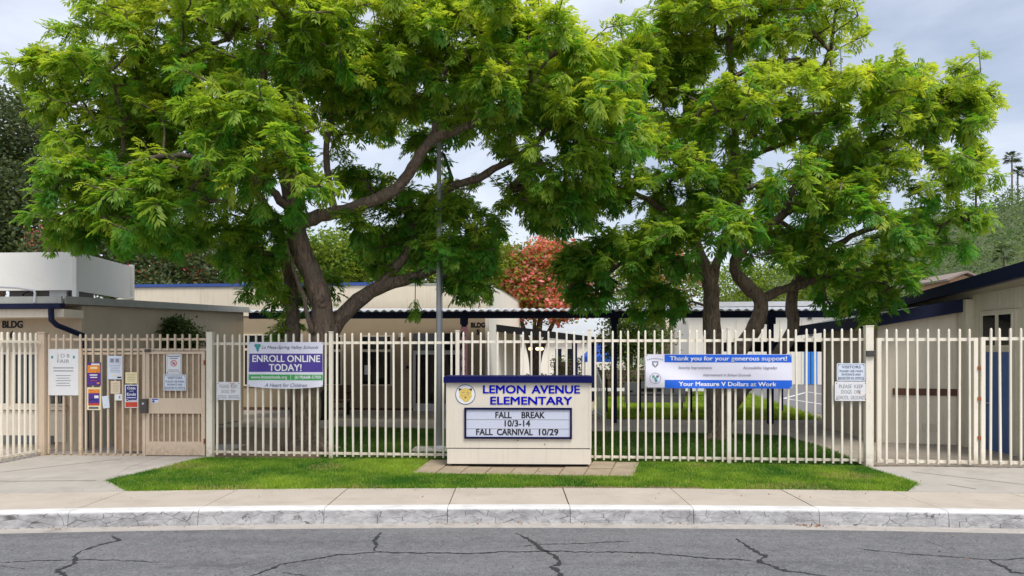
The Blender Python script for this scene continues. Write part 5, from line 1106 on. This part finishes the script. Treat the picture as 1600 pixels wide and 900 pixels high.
def hedge(label, px0, px1, D, h, seed):
    root = thing('hedge', label, 'hedge', gx((px0 + px1) / 2, D)); x0, x1 = (px0 - 800) / FPX * D, (px1 - 800) / FPX * D; n = int((x1 - x0) * h * 420)
    P = np.stack([rng.uniform(x0, x1, n), D + rng.uniform(0, .9, n), rng.uniform(.02, h, n) * (1 + .08 * np.sin(rng.uniform(0, 6, n)))], 1)
    leaf_cloud(P, rng.uniform(.09, .17, n), rng.uniform(0, .8, n), 'foliage', 'shrub_leaf', root)
    b = MB(); b.box(x0 + .15, x1 - .15, D + .25, D + .7, 0, h - .25); b.build('stems', 'bark', root)
hedge('clipped green hedge in the gap under the low canopy', 862, 908, 40, 1.7, 1); hedge('long dark hedge behind the grey board on the far lawn', 930, 1090, 33, 1.45, 2); hedge('low dark hedge seen left under the low canopy', 815, 852, 36, .9, 3)

# ------------------------------------------------------------------ hillside at right
def hz(x, y):
    h = 30 * max(0, min(1, (x - 20) / 75)) * max(0, min(1, (y - 60) / 70)); return h + 1.2 * math.sin(x * .13 + 1) * math.sin(y * .11) * min(1, h / 6) - .4
vs = []; fs = []; nx, ny = 46, 34
for j in range(ny + 1):
    for i in range(nx + 1): x, y = 10 + i * 6.0, 52 + j * 6.0; vs.append((x, y, hz(x, y)))
for j in range(ny):
    for i in range(nx): a = j * (nx + 1) + i; fs.append((a, a + 1, a + nx + 2, a + nx + 1))
struct(MB().add(vs, fs).build('hill', 'hill_soil', None, True))
n = 1500; C = []
while len(C) < n:
    x, y = random.uniform(24, 150), random.uniform(62, 190)
    if .42 < x / y < 1.1: C.append((x, y, hz(x, y) + random.uniform(.4, 2.6)))
C = np.array(C); rep = np.repeat(np.arange(n), 60); P = C[rep] + rng.normal(0, 1.0, (len(rep), 3)) * np.array([1.3, 1.3, .9]); ct = rng.uniform(0, 1, n)
hs = leaf_cloud(P, rng.uniform(.28, .55, len(P)), np.clip(ct[rep] + rng.normal(0, .2, len(P)), 0, 1), 'hillside_scrub', 'hill_leaf', None); tag(hs, 'green bushes and trees covering the hillside at right', 'scrub', None, 'stuff')
def palm(label, px, ytop, ybase, D, big=1.0, fr=26):
    p = W(px, ytop, D); zb = ZP(ybase, D); root = thing('palm_tree', label, 'palm tree', (p.x, p.y, zb)); h = p.z - zb
    MB().tube([(p.x, p.y, zb - 1.5), (p.x + .05, p.y, zb + h * .5), (p.x, p.y, p.z)], [.12 * big, .09 * big, .075 * big], 8).build('trunk', 'bark', root, True)
    V = []; F = []
    for k in range(fr * 2):
        a = random.uniform(0, 6.283); el = math.asin(random.uniform(-.75, 1.0)); Lh = random.uniform(.75, 1.05) * big; d = Vector((math.cos(a) * math.cos(el), math.sin(a) * math.cos(el), math.sin(el))); s = d.cross(Vector((0, 0, 1)));
        s = s.normalized() if s.length > .01 else Vector((1, 0, 0)); c = p + d * Lh * .45
        for q in range(5):
            e = (d + s * (-.8 + .4 * q)).normalized(); o = len(V); w = s.cross(d) * .0 + s * .05 * big
            V += [c, c + e * Lh * .35 + w, c + e * Lh * .62 + Vector((0, 0, -.10 * big)), c + e * Lh * .35 - w]; F.append((o, o+1, o+2, o+3))
        o = len(V); V += [p - s * .02 * big, p + s * .02 * big, c + s * .02 * big, c - s * .02 * big]; F.append((o, o+1, o+2, o+3))
    mesh_np('crown', np.array([tuple(v) for v in V]), np.array(F), rng.random(len(V)), 'palm_leaf', root)['kind'] = 'stuff'
palm('taller of the two thin palms on the hilltop', 1581, 247, 330, 150, 1.9); palm('shorter of the two thin palms on the hilltop', 1590, 270, 330, 152, 1.9); palm('short stout palm low on the hillside above the roof', 1568, 398, 418, 75, 1.2)
def house(label, px0, px1, ye, yr, yb, D, wall, roof='tile_roof'):
    a, b = W(px0, ye, D), W(px1, ye, D); zr = ZP(yr, D); zb = ZP(yb, D) - 2; o = thing('hillside_house', label, 'house', ((a.x + b.x) / 2, D, zb), 0)
    MB().box(a.x, b.x, D, D + 7, zb, a.z).build('wall', wall, o); xm = (a.x + b.x) / 2
    MB().add([(a.x, D - .01, a.z), (b.x, D - .01, a.z), (xm, D - .01, zr - .15)], [(0,1,2)]).build('gable', wall, o)
    for s, e in ((a.x - .5, xm), (b.x + .5, xm)): MB().add([(s, D - .5, a.z - .15), (e, D - .5, zr), (e, D + 7.5, zr), (s, D + 7.5, a.z - .15), (s, D - .5, a.z + .02), (e, D - .5, zr + .17), (e, D + 7.5, zr + .17), (s, D + 7.5, a.z + .02)], [(3,2,1,0),(4,5,6,7),(0,1,5,4),(1,2,6,5),(2,3,7,6),(3,0,4,7)]).build('roof', roof, o)
    for t in (.25, .65): x = a.x + (b.x - a.x) * t; MB().box(x, x + .9, D - .04, D + .02, a.z - 1.6, a.z - .5).build('window', 'window_glass', o)
house('tan house with low gable roof peeking over the navy fascia', 1484, 1528, 437, 427, 455, 62, 'house_tan')
house('pale house on the hilltop beside the palms', 1555, 1605, 336, 328, 345, 148, 'house_tan')
house('pale roofed house partly hidden behind the right tree on the hill', 1530, 1560, 346, 340, 356, 140, 'stucco_cream')
wire = MB().tube([W(1500, 372, 60), W(1535, 400, 50), W(1565, 416, 40)], .012, 4).build('overhead_wire', 'rail_dark'); tag(wire, 'thin overhead wire descending over the right roof', 'wire')

# ------------------------------------------------------------------ grass
def inside(P, poly):
    x, y = P[:, 0], P[:, 1]; r = np.zeros(len(P), bool); n = len(poly); j = n - 1
    for i in range(n):
        xi, yi = poly[i]; xj, yj = poly[j]; c = ((yi > y) != (yj > y)) & (x < (xj - xi) * (y - yi) / (yj - yi + 1e-12) + xi); r ^= c; j = i
    return r
def vnoise(P, s, seed):
    r = np.random.default_rng(seed); g = r.random((64, 64)); u, v = P[:, 0] * s % 64, P[:, 1] * s % 64; i, j = u.astype(int), v.astype(int); f, h = u - i, v - j; f = f*f*(3-2*f); h = h*h*(3-2*h)
    return (g[i % 64, j % 64] * (1-f) + g[(i+1) % 64, j % 64] * f) * (1-h) + (g[i % 64, (j+1) % 64] * (1-f) + g[(i+1) % 64, (j+1) % 64] * f) * h
def grass(name, label, poly, n, hgt, mat, z0, wd=.006, dry=True, grow_out=0.045):
    lo = np.min(poly, 0); hi = np.max(poly, 0); P = rng.uniform(lo - grow_out, hi + grow_out, (int(n), 2)); P = P[inside(P + rng.normal(0, grow_out, P.shape), poly)]
    patch = vnoise(P, 1.1, 3) * .6 + vnoise(P, 3.7, 4) * .4; thin = vnoise(P, .9, 9)
    if dry: thin = np.where((P[:, 0] > .2) & (P[:, 0] < 2.9) & (P[:, 1] < WY1 + np.array([kb(x) for x in P[:, 0]]) + .13), .95, thin)
    keep = rng.random(len(P)) < np.where(thin > .9, .18, np.where(thin > .78, .45, 1)) if dry else np.ones(len(P), bool); P, patch, thin = P[keep], patch[keep], thin[keep]; m = len(P)
    a = rng.uniform(0, 2*np.pi, m); w = rng.uniform(.6, 1.3, m) * wd; h = hgt * rng.uniform(.5, 1.25, m) * (.7 + .6 * patch); ln = rng.normal(0, .45, (m, 2)) * h[:, None]
    dx, dy = np.cos(a) * w, np.sin(a) * w; B = np.stack([P[:, 0], P[:, 1], np.full(m, z0)], 1)
    V = np.stack([B + np.stack([dx, dy, 0*dx], 1), B - np.stack([dx, dy, 0*dx], 1), B + np.stack([ln[:, 0], ln[:, 1], h], 1)], 1).reshape(-1, 3)
    t = np.clip((patch - .5) * 1.3 + .42 + rng.normal(0, .2, m), 0, .97)
    if dry: t = np.where(rng.random(m) < np.where(thin > .72, .32, .035), 1.0, t)
    o = mesh_np(name, V, np.arange(3 * m).reshape(-1, 3), np.repeat(t, 3), mat); tag(o, label, 'grass', None, 'stuff')
grass('grass', 'bright mown grass verge between the sidewalk and the fence', lawn_poly, 420000, .05, 'grass_blade', -.014)
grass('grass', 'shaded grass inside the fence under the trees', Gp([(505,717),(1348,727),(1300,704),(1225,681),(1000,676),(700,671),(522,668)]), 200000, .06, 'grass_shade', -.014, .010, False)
grass('grass', 'lime green lawn beyond the walkway', Gp([(935,653),(1282,655),(1240,640),(1150,609),(935,609)]), 150000, .08, 'grass_far', -.016, .018, False, .1)
# a few dry leaves along the gutter
lv = thing('fallen_leaves', 'small brown dry leaves scattered on the gutter, road and lawn', 'leaves') ; lv['kind'] = 'stuff'
Pl = []
for (px, n_) in ((1270, 60), (30, 30), (640, 20), (800, 30), (1000, 25), (300, 20)):
    for _ in range(n_): x = (px - 800) / FPX * 9.6 + random.gauss(0, .12 if px == 1270 else .7); Pl.append((x, 9.82 + kb(x) - abs(random.gauss(0, .05)), ZR + .014))
for _ in range(150): x = random.uniform(-6.5, 6.8); Pl.append((x, random.uniform(WY1 + kb(x) - .9, 13.6), random.uniform(.004, .03)))
for _ in range(60): x = random.uniform(-8, 8); Pl.append((x, random.uniform(7.6, 9.5), ZR + .008))
leaf_cloud(np.array(Pl), rng.uniform(.015, .04, len(Pl)), rng.random(len(Pl)), 'leaves', 'dead_leaf', lv, 3.0)
